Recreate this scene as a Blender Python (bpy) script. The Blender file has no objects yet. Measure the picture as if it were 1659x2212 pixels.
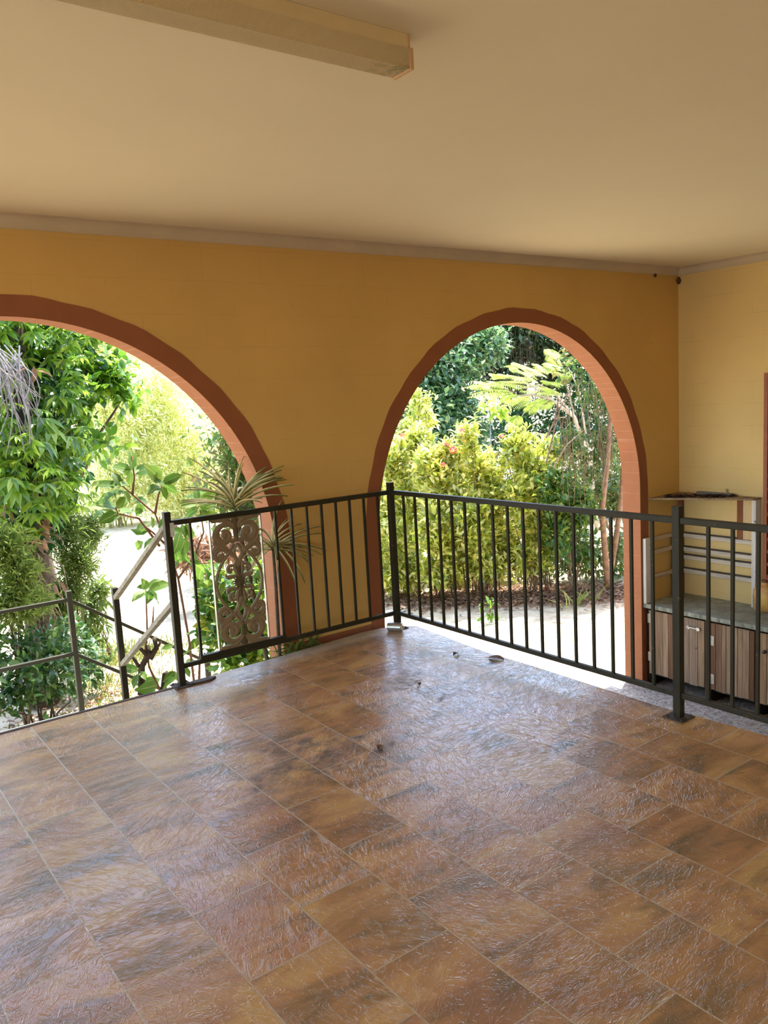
import bpy, math, random
import numpy as np
from mathutils import Vector, Matrix
rnd = random.Random(7)
RG = np.random.default_rng(11)
SC = bpy.context.scene
COL = SC.collection

# ---------------------------------------------------------------- camera
F_PX, YAW, PITCH, ROLL, EYE = 1762.717, 0.63050967, 0.13892376, -0.05640075, 1.6347965
def cam_axes():
    cy, sy = math.cos(YAW), math.sin(YAW)
    f = np.array([sy*math.cos(PITCH), cy*math.cos(PITCH), -math.sin(PITCH)])
    r = np.array([cy, -sy, 0.0]); u = np.cross(r, f)
    return math.cos(ROLL)*r+math.sin(ROLL)*u, -math.sin(ROLL)*r+math.cos(ROLL)*u, f
CR, CU, CF = cam_axes()
cd = bpy.data.cameras.new('camera'); cam = bpy.data.objects.new('camera', cd); COL.objects.link(cam)
cd.sensor_fit = 'HORIZONTAL'; cd.sensor_width = 36.0; cd.lens = 36.0*F_PX/1659.0
cd.clip_start = 0.05; cd.clip_end = 300
cam.matrix_world = Matrix(((CR[0], CU[0], -CF[0], 0), (CR[1], CU[1], -CF[1], 0), (CR[2], CU[2], -CF[2], EYE), (0, 0, 0, 1)))
SC.camera = cam
def at(px, py, Y):
    """measuring aid: the point of the plane y=Y that was read off at a pixel of the photograph"""
    d = CF+(px-829.5)/F_PX*CR-(py-1106)/F_PX*CU
    return np.array([0, 0, EYE])+d*(Y/d[1])
def px2m(px, Y, n):
    p = at(px, 900, Y)
    return n*float(np.dot(p-np.array([0, 0, EYE]), CF))/F_PX

# ---------------------------------------------------------------- light and exposure
SC.view_settings.view_transform = 'Standard'; SC.view_settings.look = 'None'
SC.view_settings.gamma = 1.0; SC.view_settings.use_curve_mapping = False
SC.view_settings.exposure = 1.32
SKY_STRENGTH = 0.42
SUN_ENERGY = 5.6
SUN_DIR = Vector((0.38, 0.20, 0.90)).normalized()
w = bpy.data.worlds.new('daylight'); SC.world = w; w.use_nodes = True
wn = w.node_tree; wn.nodes.clear()
sky = wn.nodes.new('ShaderNodeTexSky'); sky.sky_type = 'NISHITA'; sky.sun_disc = False
sky.sun_elevation = math.asin(SUN_DIR.z); sky.sun_rotation = math.atan2(SUN_DIR.x, SUN_DIR.y)
sky.air_density = 1.0; sky.dust_density = 1.2; sky.ozone_density = 1.0
bg = wn.nodes.new('ShaderNodeBackground'); bg.inputs['Strength'].default_value = SKY_STRENGTH
wo = wn.nodes.new('ShaderNodeOutputWorld')
wn.links.new(sky.outputs[0], bg.inputs[0]); wn.links.new(bg.outputs[0], wo.inputs[0])
sl = bpy.data.lights.new('sun', 'SUN'); sl.energy = SUN_ENERGY; sl.angle = 0.01; sl.color = (1.0, 0.95, 0.86)
so = bpy.data.objects.new('sun', sl); COL.objects.link(so)
so.rotation_euler = (-SUN_DIR).to_track_quat('-Z', 'Y').to_euler(); so.location = (0, 0, 20)

# ---------------------------------------------------------------- object helpers
ORG = {}
def tag(o, label=None, cat=None, group=None, kind=None):
    if label: o['label'] = label
    if cat: o['category'] = cat
    if group: o['group'] = group
    if kind: o['kind'] = kind
    return o
def thing(name, loc, label, cat, group=None):
    o = bpy.data.objects.new(name, None); COL.objects.link(o)
    o.empty_display_size = 0.1; o.location = tuple(float(v) for v in loc); ORG[o.name] = np.array(loc, float)
    return tag(o, label, cat, group)
def link_mesh(name, me, parent=None, mats=()):
    o = bpy.data.objects.new(name, me); COL.objects.link(o)
    for m in (mats if isinstance(mats, (list, tuple)) else [mats]): me.materials.append(m)
    if parent is not None:
        o.parent = parent; ORG[o.name] = ORG.get(parent.name, np.zeros(3))
    else: ORG[o.name] = np.zeros(3)
    return o
class MB:
    def __init__(s): s.v = []; s.f = []; s.mi = []; s.c = []
    def add(s, vs, fs, mi=0, col=None):
        b = len(s.v); s.v += [tuple(map(float, v)) for v in vs]
        s.f += [tuple(b+i for i in f) for f in fs]; s.mi += [mi]*len(fs); s.c += [col or (1, 1, 1)]*len(fs)
    def box(s, a, b, mi=0, col=None, bev=0.0):
        x0, y0, z0 = a; x1, y1, z1 = b
        v = [(x0, y0, z0), (x1, y0, z0), (x1, y1, z0), (x0, y1, z0), (x0, y0, z1), (x1, y0, z1), (x1, y1, z1), (x0, y1, z1)]
        s.add(v, [(0, 3, 2, 1), (4, 5, 6, 7), (0, 1, 5, 4), (1, 2, 6, 5), (2, 3, 7, 6), (3, 0, 4, 7)], mi, col)
    def bar(s, p, q, w, h, mi=0, up=(0, 0, 1)):
        p = np.array(p, float); q = np.array(q, float); d = q-p; d /= np.linalg.norm(d)
        u = np.array(up, float)
        if abs(d@u) > .95: u = np.array([0, 1, 0.])
        sd = np.cross(d, u); sd /= np.linalg.norm(sd); u = np.cross(sd, d)
        v = []
        for c in (p, q):
            for a, b in ((-1, -1), (1, -1), (1, 1), (-1, 1)): v.append(c+sd*a*w/2+u*b*h/2)
        s.add(v, [(0, 1, 2, 3), (7, 6, 5, 4), (0, 4, 5, 1), (1, 5, 6, 2), (2, 6, 7, 3), (3, 7, 4, 0)], mi)
    def tube(s, pts, rad, n=6, mi=0, cap=True):
        pts = [np.array(p, float) for p in pts]
        if not isinstance(rad, (list, tuple, np.ndarray)): rad = [rad]*len(pts)
        vs = []; fs = []
        ref = np.array([0.31, 0.17, 0.93])
        for i, p in enumerate(pts):
            d = pts[min(i+1, len(pts)-1)]-pts[max(i-1, 0)]; d = d/(np.linalg.norm(d)+1e-9)
            a = np.cross(d, ref); a /= np.linalg.norm(a)+1e-9; b = np.cross(d, a)
            for k in range(n):
                t = 2*math.pi*k/n; vs.append(p+(a*math.cos(t)+b*math.sin(t))*rad[i])
        for i in range(len(pts)-1):
            for k in range(n):
                fs.append((i*n+k, i*n+(k+1) % n, (i+1)*n+(k+1) % n, (i+1)*n+k))
        if cap: fs.append(tuple(range(n))[::-1]); fs.append(tuple((len(pts)-1)*n+k for k in range(n)))
        s.add(vs, fs, mi)
    def prism(s, poly, z0, z1, mi=0):
        n = len(poly)
        s.add([(x, y, z0) for x, y in poly]+[(x, y, z1) for x, y in poly],
              [tuple(range(n))[::-1], tuple(range(n, 2*n))]+[(i, (i+1) % n, n+(i+1) % n, n+i) for i in range(n)], mi)
    def build(s, name, mats, parent=None, smooth=False, bevel=0.0, colors=False):
        me = bpy.data.meshes.new(name)
        off = ORG[parent.name] if parent is not None else np.zeros(3)
        me.from_pydata([tuple(np.array(v)-off) for v in s.v], [], s.f)
        me.polygons.foreach_set('material_index', s.mi)
        if colors:
            at_ = me.color_attributes.new('tone', 'FLOAT_COLOR', 'CORNER')
            arr = []
            for p, c in zip(me.polygons, s.c): arr += [c[0], c[1], c[2], 1.0]*p.loop_total
            at_.data.foreach_set('color', arr)
        if smooth: me.polygons.foreach_set('use_smooth', [True]*len(me.polygons))
        me.update()
        o = link_mesh(name, me, parent, mats)
        if bevel:
            m = o.modifiers.new('edge', 'BEVEL'); m.width = bevel; m.segments = 2; m.limit_method = 'ANGLE'; m.angle_limit = .6
        return o

# ---------------------------------------------------------------- material helpers
def lin(c):
    return tuple((v/255/12.92 if v/255 <= .04045 else ((v/255+.055)/1.055)**2.4) for v in c)+(1.0,)
class NT:
    def __init__(s, name):
        s.m = bpy.data.materials.new(name); s.m.use_nodes = True; s.t = s.m.node_tree; s.t.nodes.clear()
        s.out = s.n('OutputMaterial')
    def n(s, typ, **kw):
        nd = s.t.nodes.new('ShaderNode'+typ)
        for k, v in kw.items():
            if hasattr(nd, k): setattr(nd, k, v)
        return nd
    def l(s, a, b): s.t.links.new(a, b)
    def obj(s): return s.n('TexCoord').outputs['Object']
    def noise(s, vec, scale, detail=4, rough=.55, dist=0.0):
        nd = s.n('TexNoise'); nd.inputs['Scale'].default_value = scale; nd.inputs['Detail'].default_value = detail
        nd.inputs['Roughness'].default_value = rough; nd.inputs['Distortion'].default_value = dist
        if vec is not None: s.l(vec, nd.inputs['Vector'])
        return nd.outputs['Fac']
    def ramp(s, fac, stops, interp='LINEAR'):
        nd = s.n('ValToRGB'); e = nd.color_ramp.elements; nd.color_ramp.interpolation = interp
        while len(e) > 1: e.remove(e[0])
        e[0].position = stops[0][0]; e[0].color = stops[0][1]
        for p, c in stops[1:]: k = e.new(p); k.color = c
        s.l(fac, nd.inputs[0]); return nd.outputs[0]
    def mix(s, fac, a, b, mode='MIX'):
        nd = s.n('Mix', data_type='RGBA', blend_type=mode)
        for sock, v in ((nd.inputs[0], fac), (nd.inputs[6], a), (nd.inputs[7], b)):
            if hasattr(v, 'is_output'): s.l(v, sock)
            else: sock.default_value = v
        return nd.outputs[2]
    def math(s, op, a, b=0.0, clamp=False):
        nd = s.n('Math', operation=op, use_clamp=clamp)
        for sock, v in ((nd.inputs[0], a), (nd.inputs[1], b)):
            if hasattr(v, 'is_output'): s.l(v, sock)
            else: sock.default_value = v
        return nd.outputs[0]
    def vmath(s, op, a, b):
        nd = s.n('VectorMath', operation=op)
        for sock, v in ((nd.inputs[0], a), (nd.inputs[1], b)):
            if hasattr(v, 'is_output'): s.l(v, sock)
            else: sock.default_value = v
        return nd.outputs[0]
    def sep(s, v): nd = s.n('SeparateXYZ'); s.l(v, nd.inputs[0]); return nd.outputs
    def comb(s, x, y, z=0.0):
        nd = s.n('CombineXYZ')
        for sock, v in zip(nd.inputs, (x, y, z)):
            if hasattr(v, 'is_output'): s.l(v, sock)
            else: sock.default_value = v
        return nd.outputs[0]
    def bump(s, h, strength=.3, dist=.01, prev=None):
        nd = s.n('Bump'); nd.inputs['Strength'].default_value = strength; nd.inputs['Distance'].default_value = dist
        s.l(h, nd.inputs['Height'])
        if prev is not None: s.l(prev, nd.inputs['Normal'])
        return nd.outputs[0]
    def pbr(s, color, rough=.6, metal=0.0, normal=None, spec=.5, coat=0.0):
        nd = s.n('BsdfPrincipled')
        for k, v in (('Base Color', color), ('Roughness', rough), ('Metallic', metal), ('Specular IOR Level', spec), ('Coat Weight', coat)):
            if hasattr(v, 'is_output'): s.l(v, nd.inputs[k])
            else: nd.inputs[k].default_value = v
        if normal is not None: s.l(normal, nd.inputs['Normal'])
        return nd.outputs[0]
    def done(s, sh): s.l(sh, s.out.inputs[0]); return s.m

def plain(name, c, rough=.6, metal=0.0, var=.12, scale=14, bump=0.0, spec=.5):
    t = NT(name); v = t.obj(); f = t.noise(v, scale, 5)
    a = lin(c); dark = tuple(x*(1-var*2) for x in a[:3])+(1,); light = tuple(min(1, x*(1+var)) for x in a[:3])+(1,)
    col = t.ramp(f, [(.3, dark), (.7, light)])
    nrm = t.bump(t.noise(v, scale*6, 3), bump, .004) if bump else None
    return t.done(t.pbr(col, rough, metal, nrm, spec))

def block_wall(name, base, axis, var=.06, mortar=.05):
    """painted 400 x 200 mm block work; axis = horizontal coordinate used for the joints"""
    t = NT(name); v = t.obj(); s = t.sep(v)
    b = t.n('TexBrick'); b.offset = .5
    t.l(t.comb(s[axis], t.math('ADD', s[2], 6.0)), b.inputs['Vector'])
    b.inputs['Scale'].default_value = 1.0; b.inputs['Brick Width'].default_value = .4; b.inputs['Row Height'].default_value = .2
    b.inputs['Mortar Size'].default_value = .0035; b.inputs['Mortar Smooth'].default_value = .6
    n1 = t.noise(v, 1.3, 4); n2 = t.noise(v, 60, 3); n3 = t.noise(v, 5, 4)
    a = lin(base)
    col = t.ramp(n1, [(.3, tuple(x*(1-var) for x in a[:3])+(1,)), (.7, tuple(x*(1+var) for x in a[:3])+(1,))])
    m = t.math('MULTIPLY', b.outputs['Fac'], t.math('MULTIPLY', t.ramp(n3, [(.42, (0, 0, 0, 1)), (.62, (1, 1, 1, 1))]), mortar*8))
    col = t.mix(m, col, tuple(x*.62 for x in a[:3])+(1,))
    sp = t.ramp(t.noise(v, 42, 2), [(.745, (0, 0, 0, 1)), (.78, (1, 1, 1, 1))])
    col = t.mix(t.math('MULTIPLY', sp, .25), col, tuple(x*.4 for x in a[:3])+(1,))
    h = t.math('ADD', t.math('MULTIPLY', b.outputs['Fac'], -.35), t.math('MULTIPLY', n2, .35))
    return t.done(t.pbr(col, .62, 0, t.bump(h, .35, .004), .35))

def reveal_paint(name, base):
    t = NT(name); v = t.obj(); s = t.sep(v)
    b = t.n('TexBrick'); b.offset = .5
    t.l(t.comb(s[0], t.math('ADD', s[2], 6.0)), b.inputs['Vector'])
    b.inputs['Scale'].default_value = 1.0; b.inputs['Brick Width'].default_value = .2; b.inputs['Row Height'].default_value = .1
    b.inputs['Mortar Size'].default_value = .003; b.inputs['Mortar Smooth'].default_value = .3
    a = lin(base); n = t.noise(v, 7, 4)
    col = t.ramp(n, [(.3, tuple(x*.93 for x in a[:3])+(1,)), (.7, tuple(min(1, x*1.06) for x in a[:3])+(1,))])
    b2 = t.n('TexBrick'); t.l(t.comb(s[0], t.math('ADD', s[2], 6.0)), b2.inputs['Vector']); b2.inputs['Scale'].default_value = 1.0
    b2.inputs['Brick Width'].default_value = .4; b2.inputs['Row Height'].default_value = .2; b2.inputs['Mortar Size'].default_value = .003; b2.inputs['Mortar Smooth'].default_value = .3
    bf = t.math('MAXIMUM', b2.outputs['Fac'], t.math('MULTIPLY', b.outputs['Fac'], t.math('GREATER_THAN', s[2], .66)))
    m = t.math('MULTIPLY', bf, t.ramp(t.noise(v, 9, 3), [(.35, (.15, .15, .15, 1)), (.65, (.9, .9, .9, 1))]))
    col = t.mix(t.math('MULTIPLY', m, .6), col, lin((205, 150, 120)))
    h = t.math('ADD', t.math('MULTIPLY', bf, -.5), t.math('MULTIPLY', t.noise(v, 70, 3), .3))
    return t.done(t.pbr(col, .55, 0, t.bump(h, .35, .004), .4))

def leaf_mat(name, cols, trans=.45, rough=.38, tcol=None, stripe=None, spec=.5, scol=(214, 205, 130)):
    t = NT(name); g = t.n('NewGeometry'); r = g.outputs['Random Per Island']
    n = len(cols); col = t.ramp(r, [(i/max(1, n-1), lin(c)) for i, c in enumerate(cols)])
    if stripe:
        at_ = t.n('Attribute'); at_.attribute_name = 'leaf_uv'
        s = t.sep(at_.outputs['Vector'])
        m = t.ramp(t.math('ABSOLUTE', s[1]), stripe)
        nz = t.noise(at_.outputs['Vector'], 5, 3)
        col = t.mix(t.math('MULTIPLY', m, t.ramp(nz, [(.35, (.45, .45, .45, 1)), (.6, (1, 1, 1, 1))])), col, lin(scol))
    hs = t.n('HueSaturation'); hs.inputs['Value'].default_value = 1.8; hs.inputs['Saturation'].default_value = 1.0; hs.inputs['Hue'].default_value = .485
    t.l(col, hs.inputs['Color'])
    p = t.pbr(col, rough, 0, None, spec)
    tr = t.n('BsdfTranslucent'); t.l(hs.outputs[0], tr.inputs[0])
    mx = t.n('MixShader'); mx.inputs[0].default_value = trans; t.l(p, mx.inputs[1]); t.l(tr.outputs[0], mx.inputs[2])
    return t.done(mx.outputs[0])

def wood(name, c1, c2, axis=2, scale=6, rough=.8, attr=False):
    t = NT(name); v = t.obj(); mp = t.n('Mapping'); sc = [scale*6]*3; sc[axis] = scale*.35
    mp.inputs['Scale'].default_value = sc; t.l(v, mp.inputs[0])
    f = t.noise(mp.outputs[0], 1.0, 6, .65, .6)
    col = t.ramp(f, [(.3, lin(c1)), (.7, lin(c2))])
    if attr:
        a = t.n('Attribute'); a.attribute_name = 'tone'; col = t.mix(1.0, col, a.outputs['Color'], 'MULTIPLY')
    k = t.ramp(t.noise(v, 17, 2), [(.70, (0, 0, 0, 1)), (.74, (1, 1, 1, 1))])
    col = t.mix(t.math('MULTIPLY', k, .6), col, lin((45, 35, 28)))
    return t.done(t.pbr(col, rough, 0, t.bump(f, .4, .004), .25))

def painted_metal(name, c, chip=None, spec=.5):
    t = NT(name); v = t.obj(); a = lin(c)
    col = t.ramp(t.noise(v, 9, 4), [(.3, tuple(x*.75 for x in a[:3])+(1,)), (.7, tuple(x*1.2 for x in a[:3])+(1,))])
    if chip:
        m = t.ramp(t.noise(v, 26, 4), [(.66, (0, 0, 0, 1)), (.70, (1, 1, 1, 1))])
        col = t.mix(t.math('MULTIPLY', m, .8), col, lin(chip))
    return t.done(t.pbr(col, .5, 0, t.bump(t.noise(v, 90, 2), .15, .002), spec))

# the setting's paints and stones
M_WALL_A = block_wall('mustard_wall_paint', (208, 166, 94), 0, mortar=.025)
M_WALL_R = block_wall('mustard_wall_paint_lit', (218, 186, 122), 1, mortar=.055)  # paler than the arch wall: light from the arches put into the colour
M_REV = reveal_paint('terracotta_paint_lit', (174, 106, 66))  # band terracotta lightened; the daylight on the reveals is in the colour
M_TRIM = plain('terracotta_paint_shaded', (146, 84, 50), .55, var=.05, scale=5, bump=.15)  # terracotta of the reveals, darkened for the shaded inner wall face
M_CEIL = plain('ceiling_paint', (230, 216, 182), .75, var=.008, scale=3, bump=.25, spec=.2)
M_CORN = plain('cornice_plaster', (200, 180, 150), .8, var=.04, scale=4, spec=.2)
M_CONC = plain('weathered_concrete', (150, 145, 132), .85, var=.18, scale=8, bump=.5, spec=.3)
M_ROOF = plain('eave_boards', (190, 180, 160), .8, var=.08)

def floor_mat():
    t = NT('slate_look_tile'); v = t.obj(); s = t.sep(v)
    b = t.n('TexBrick'); b.offset = .5; b.offset_frequency = 2
    t.l(t.comb(t.math('ADD', s[1], .012+.402*20), t.math('ADD', s[0], -.594+.2905*40)), b.inputs['Vector'])
    for k, x in (('Scale', 1.0), ('Brick Width', .402), ('Row Height', .2905), ('Mortar Size', .0032), ('Mortar Smooth', .25), ('Bias', 0.0)):
        b.inputs[k].default_value = x
    b.inputs['Color1'].default_value = (0, 0, 0, 1); b.inputs['Color2'].default_value = (1, 1, 1, 1); b.inputs['Mortar'].default_value = (.5, .5, .5, 1)
    r = t.sep(b.outputs['Color'])[0]
    tilev = t.vmath('ADD', v, t.comb(t.math('MULTIPLY', r, 37.0), t.math('MULTIPLY', r, 91.0), t.math('MULTIPLY', r, 13.0)))
    mp = t.n('Mapping'); mp.inputs['Rotation'].default_value = (0, 0, .55); mp.inputs['Scale'].default_value = (1.0, 2.6, 1); t.l(tilev, mp.inputs[0])
    f = t.noise(mp.outputs[0], 2.4, 5, .58, .7)
    fine = t.noise(v, 130, 2)
    col = t.ramp(f, [(.26, lin((110, 98, 78))), (.40, lin((152, 120, 86))), (.52, lin((184, 140, 98))), (.64, lin((202, 164, 110))), (.78, lin((166, 142, 100)))])
    f2 = t.noise(tilev, 3.3, 3, .5, .4)
    col = t.mix(t.ramp(f2, [(.50, (0, 0, 0, 1)), (.72, (.6, .6, .6, 1))]), col, lin((172, 122, 98)))
    f3 = t.noise(mp.outputs[0], 3.7, 4, .6, .9)
    col = t.mix(t.ramp(f3, [(.57, (0, 0, 0, 1)), (.74, (.7, .7, .7, 1))]), col, lin((110, 102, 84)))
    tv = t.ramp(r, [(0, (.90, .87, .85, 1)), (.35, (1.0, .94, .88, 1)), (.65, (.97, .96, .90, 1)), (1, (1.07, 1.01, .92, 1))])
    col = t.mix(1.0, col, tv, 'MULTIPLY')
    col = t.mix(t.math('MULTIPLY', t.ramp(fine, [(.62, (0, 0, 0, 1)), (.7, (1, 1, 1, 1))]), .22), col, lin((220, 192, 156)))
    # dried mud and grime spots left on the tiles
    def spot(x, y, rx, ry, rot):
        dx = t.math('SUBTRACT', s[0], x); dy = t.math('SUBTRACT', s[1], y)
        c, q = math.cos(rot), math.sin(rot)
        a = t.math('DIVIDE', t.math('ADD', t.math('MULTIPLY', dx, c), t.math('MULTIPLY', dy, q)), rx)
        e = t.math('DIVIDE', t.math('SUBTRACT', t.math('MULTIPLY', dy, c), t.math('MULTIPLY', dx, q)), ry)
        d = t.math('ADD', t.math('MULTIPLY', a, a), t.math('MULTIPLY', e, e))
        return t.math('SUBTRACT', 1.0, d, True)
    n = t.noise(v, 13, 6, .7, .6)
    tot = None
    for sp in SPOTS:
        k = spot(*sp); tot = k if tot is None else t.math('MAXIMUM', tot, k)
    dm = t.ramp(t.math('ADD', t.math('MULTIPLY', tot, .5), t.math('MULTIPLY', t.math('SUBTRACT', n, .5), 3.2)), [(.05, (0, 0, 0, 1)), (.75, (1, 1, 1, 1))])
    dm = t.math('MULTIPLY', dm, t.math('MULTIPLY', tot, 2.2, True))
    col = t.mix(t.math('MULTIPLY', dm, .8), col, lin((64, 48, 35)))
    # grey cement smeared along the outer edge behind the posts
    ed = t.math('ADD', t.math('MULTIPLY', t.math('SUBTRACT', s[1], 4.36), 5.0), t.math('MULTIPLY', t.math('SUBTRACT', n, .5), 1.3))
    ed = t.math('MULTIPLY', t.math('MULTIPLY', ed, 1.0, True), t.math('MULTIPLY', t.math('SUBTRACT', s[0], 1.7), 3.0, True))
    col = t.mix(t.math('MULTIPLY', ed, .75), col, lin((160, 150, 134)))
    gr = t.math('MULTIPLY', b.outputs['Fac'], t.math('SUBTRACT', 1.0, ed))
    col = t.mix(t.math('MULTIPLY', gr, .8), col, lin((192, 174, 148)))
    # slate veins: thin ridges where a distorted noise crosses its mean
    ang = t.n('VectorRotate'); ang.rotation_type = 'Z_AXIS'; t.l(tilev, ang.inputs['Vector']); t.l(t.math('MULTIPLY', r, 6.0), ang.inputs['Angle'])
    mp2 = t.n('Mapping'); mp2.inputs['Scale'].default_value = (1, 2.4, 1); t.l(ang.outputs[0], mp2.inputs[0])
    v1 = t.math('ABSOLUTE', t.math('SUBTRACT', t.noise(mp2.outputs[0], 8.5, 3, .6, 1.0), .5))
    v2 = t.math('ABSOLUTE', t.math('SUBTRACT', t.noise(mp2.outputs[0], 19, 3, .6, .8), .48))
    ridge = t.math('ADD', t.ramp(v1, [(0, (1, 1, 1, 1)), (.035, (0, 0, 0, 1))]), t.math('MULTIPLY', t.ramp(v2, [(0, (1, 1, 1, 1)), (.05, (0, 0, 0, 1))]), .55))
    h = t.math('ADD', t.math('ADD', t.math('MULTIPLY', ridge, .5), t.math('MULTIPLY', t.noise(v, 24, 3), .7)), t.math('MULTIPLY', gr, -1.2))
    h = t.math('ADD', h, t.math('MULTIPLY', fine, .12))
    nr = t.bump(h, .5, .003)
    ro = t.math('ADD', t.math('ADD', .16, t.math('MULTIPLY', t.noise(v, 6, 4), .18)), t.math('MULTIPLY', t.math('MAXIMUM', dm, ed), .3))
    return t.done(t.pbr(col, ro, 0, nr, .85))
def P0(px, py):
    d = CF+(px-829.5)/F_PX*CR-(py-1106)/F_PX*CU
    p = np.array([0, 0, EYE])-d*(EYE/d[2]); return p[0], p[1]
SPOTS = [P0(640, 1612)+(.24, .12, -.5), P0(725, 1632)+(.42, .12, .6), P0(825, 1617)+(.16, .05, .5), P0(600, 1672)+(.26, .10, .4),
         P0(870, 1472)+(.26, .12, .5), P0(960, 1505)+(.12, .05, .2), P0(760, 1395)+(.35, .1, .2), P0(1060, 1430)+(.14, .06, .2), P0(1420, 1528)+(.3, .07, 1.3),
         P0(560, 1440)+(.3, .08, .2)]
M_FLOOR = floor_mat()

def terrazzo():
    t = NT('pebbled_terrazzo'); v = t.obj()
    vo = t.n('TexVoronoi'); vo.inputs['Scale'].default_value = 48; t.l(v, vo.inputs['Vector'])
    col = t.ramp(t.sep(vo.outputs['Color'])[0], [(.0, lin((110, 104, 98))), (.3, lin((176, 168, 158))), (.6, lin((206, 200, 192))), (.85, lin((150, 120, 104))), (1, lin((226, 222, 214)))])
    col = t.mix(t.math('MULTIPLY', t.noise(v, 2, 4), .5), col, lin((170, 164, 150)))
    return t.done(t.pbr(col, .6, 0, t.bump(vo.outputs['Distance'], .3, .004), .4))
M_TERR = terrazzo()
def sand():
    t = NT('sandy_soil'); v = t.obj()
    n1 = t.noise(v, .55, 5, .6); n2 = t.noise(v, 6, 5, .65); n3 = t.noise(v, 60, 3)
    col = t.ramp(n2, [(.3, lin((170, 150, 122))), (.55, lin((206, 190, 162))), (.8, lin((224, 212, 190)))])
    g = t.ramp(n1, [(.50, (0, 0, 0, 1)), (.66, (1, 1, 1, 1))])
    col = t.mix(t.math('MULTIPLY', t.math('MULTIPLY', g, n2), .9), col, lin((150, 142, 78)))
    sp = t.ramp(t.noise(v, 26, 3), [(.64, (0, 0, 0, 1)), (.7, (1, 1, 1, 1))])
    col = t.mix(t.math('MULTIPLY', sp, .5), col, lin((120, 92, 66)))
    return t.done(t.pbr(col, .95, 0, t.bump(t.math('ADD', n2, t.math('MULTIPLY', n3, .4)), .6, .02), .1))
M_SAND = sand()

M_RAIL = painted_metal('dark_green_paint', (45, 41, 27), (84, 62, 42), .3)
M_RAILG = painted_metal('grey_green_paint', (116, 118, 100), (150, 130, 100))
M_CAST = plain('brown_cast_paint', (130, 108, 78), .55, var=.1)
M_CHROME = plain('bare_aluminium', (190, 190, 186), .3, .9, var=.05)
M_RUST = plain('rusty_plate', (74, 62, 50), .8, var=.3, scale=25, bump=.5)
M_WHITEP = plain('chipped_white_paint', (214, 206, 190), .6, var=.15, scale=30)

# ---------------------------------------------------------------- the setting
XW, YW, ZC, ZL, ZG = 7.104, 4.75, 2.70, -1.30, -1.36     # right wall, arch wall, ceiling, terrace, garden soil
ARCH = [(-2.875, 1.645), (1.035, 1.645), (4.945, 1.645)]; SPR = .645; BAND = .115; TH = .2
RI = 1.645-BAND                                            # radius of the clear opening

def arch_wall():
    mb = MB(); xs = sorted({-5.2, XW+.2})
    x = -5.2; segs = []
    for cx, R in ARCH:
        segs.append(('pier', x, cx-RI)); segs.append(('arch', cx)); x = cx+RI
    segs.append(('pier', x, XW+.2))
    top, bot = ZC+.06, ZG-.1
    y0, y1 = YW, YW+TH
    for s in segs:
        if s[0] == 'pier':
            a, b = s[1], s[2]
            mb.add([(a, y0, bot), (b, y0, bot), (b, y0, top), (a, y0, top)], [(0, 1, 2, 3)], 0)
            mb.add([(a, y1, bot), (b, y1, bot), (b, y1, top), (a, y1, top)], [(3, 2, 1, 0)], 0)
        else:
            cx = s[1]; N = 48
            p = [(cx-RI*math.cos(math.pi*i/N), SPR+RI*math.sin(math.pi*i/N)) for i in range(N+1)]
            for i in range(N):
                (a, za), (b, zb) = p[i], p[i+1]
                mb.add([(a, y0, za), (b, y0, zb), (b, y0, top), (a, y0, top)], [(0, 1, 2, 3)], 0)
                mb.add([(a, y1, za), (b, y1, zb), (b, y1, top), (a, y1, top)], [(3, 2, 1, 0)], 0)
                mb.add([(a, y0, za), (a, y1, za), (b, y1, zb), (b, y0, zb)], [(0, 1, 2, 3)], 1)
            for sg in (-1, 1):
                xx = cx+sg*RI
                q = [(xx, y0, bot), (xx, y1, bot), (xx, y1, SPR), (xx, y0, SPR)]
                mb.add(q, [(0, 1, 2, 3) if sg < 0 else (3, 2, 1, 0)], 1)
    mb.add([(-5.2, y0, top), (XW+.2, y0, top), (XW+.2, y1, top), (-5.2, y1, top)], [(0, 1, 2, 3)], 0)
    o = mb.build('wall_front', [M_WALL_A, M_REV]); o['kind'] = 'structure'
    # painted band round each opening, 4 mm proud of the blocks
    for k, (cx, R) in enumerate(ARCH[1:]):
        mb = MB(); N = 64; yf = YW-.004
        pi_ = [(cx-RI, ZG-.1)]+[(cx-RI*math.cos(math.pi*i/N), SPR+RI*math.sin(math.pi*i/N)) for i in range(N+1)]+[(cx+RI, ZG-.1)]
        wob = [0]+[.004*math.sin(i*1.7)+.003*math.sin(i*.63+k) for i in range(N+1)]+[0]
        po = [(cx-R, ZG-.1)]+[(cx-(R+wob[i+1])*math.cos(math.pi*i/N), SPR+(R+wob[i+1])*math.sin(math.pi*i/N)) for i in range(N+1)]+[(cx+R, ZG-.1)]
        for i in range(len(pi_)-1):
            a, b, c, d = pi_[i], pi_[i+1], po[i+1], po[i]
            mb.add([(a[0], yf, a[1]), (b[0], yf, b[1]), (c[0], yf, c[1]), (d[0], yf, d[1])], [(0, 1, 2, 3)])
            mb.add([(d[0], yf, d[1]), (c[0], yf, c[1]), (c[0], YW+.001, c[1]), (d[0], YW+.001, d[1])], [(0, 1, 2, 3)])
        if k == 0:
            mb.box((cx+R-.002, YW-.004, ZG-.1), (ARCH[2][0]-ARCH[2][1]+.002, YW+.001, .008))
        o = mb.build('trim_%d' % (k+1), M_TRIM); o['kind'] = 'structure'
arch_wall()

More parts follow.
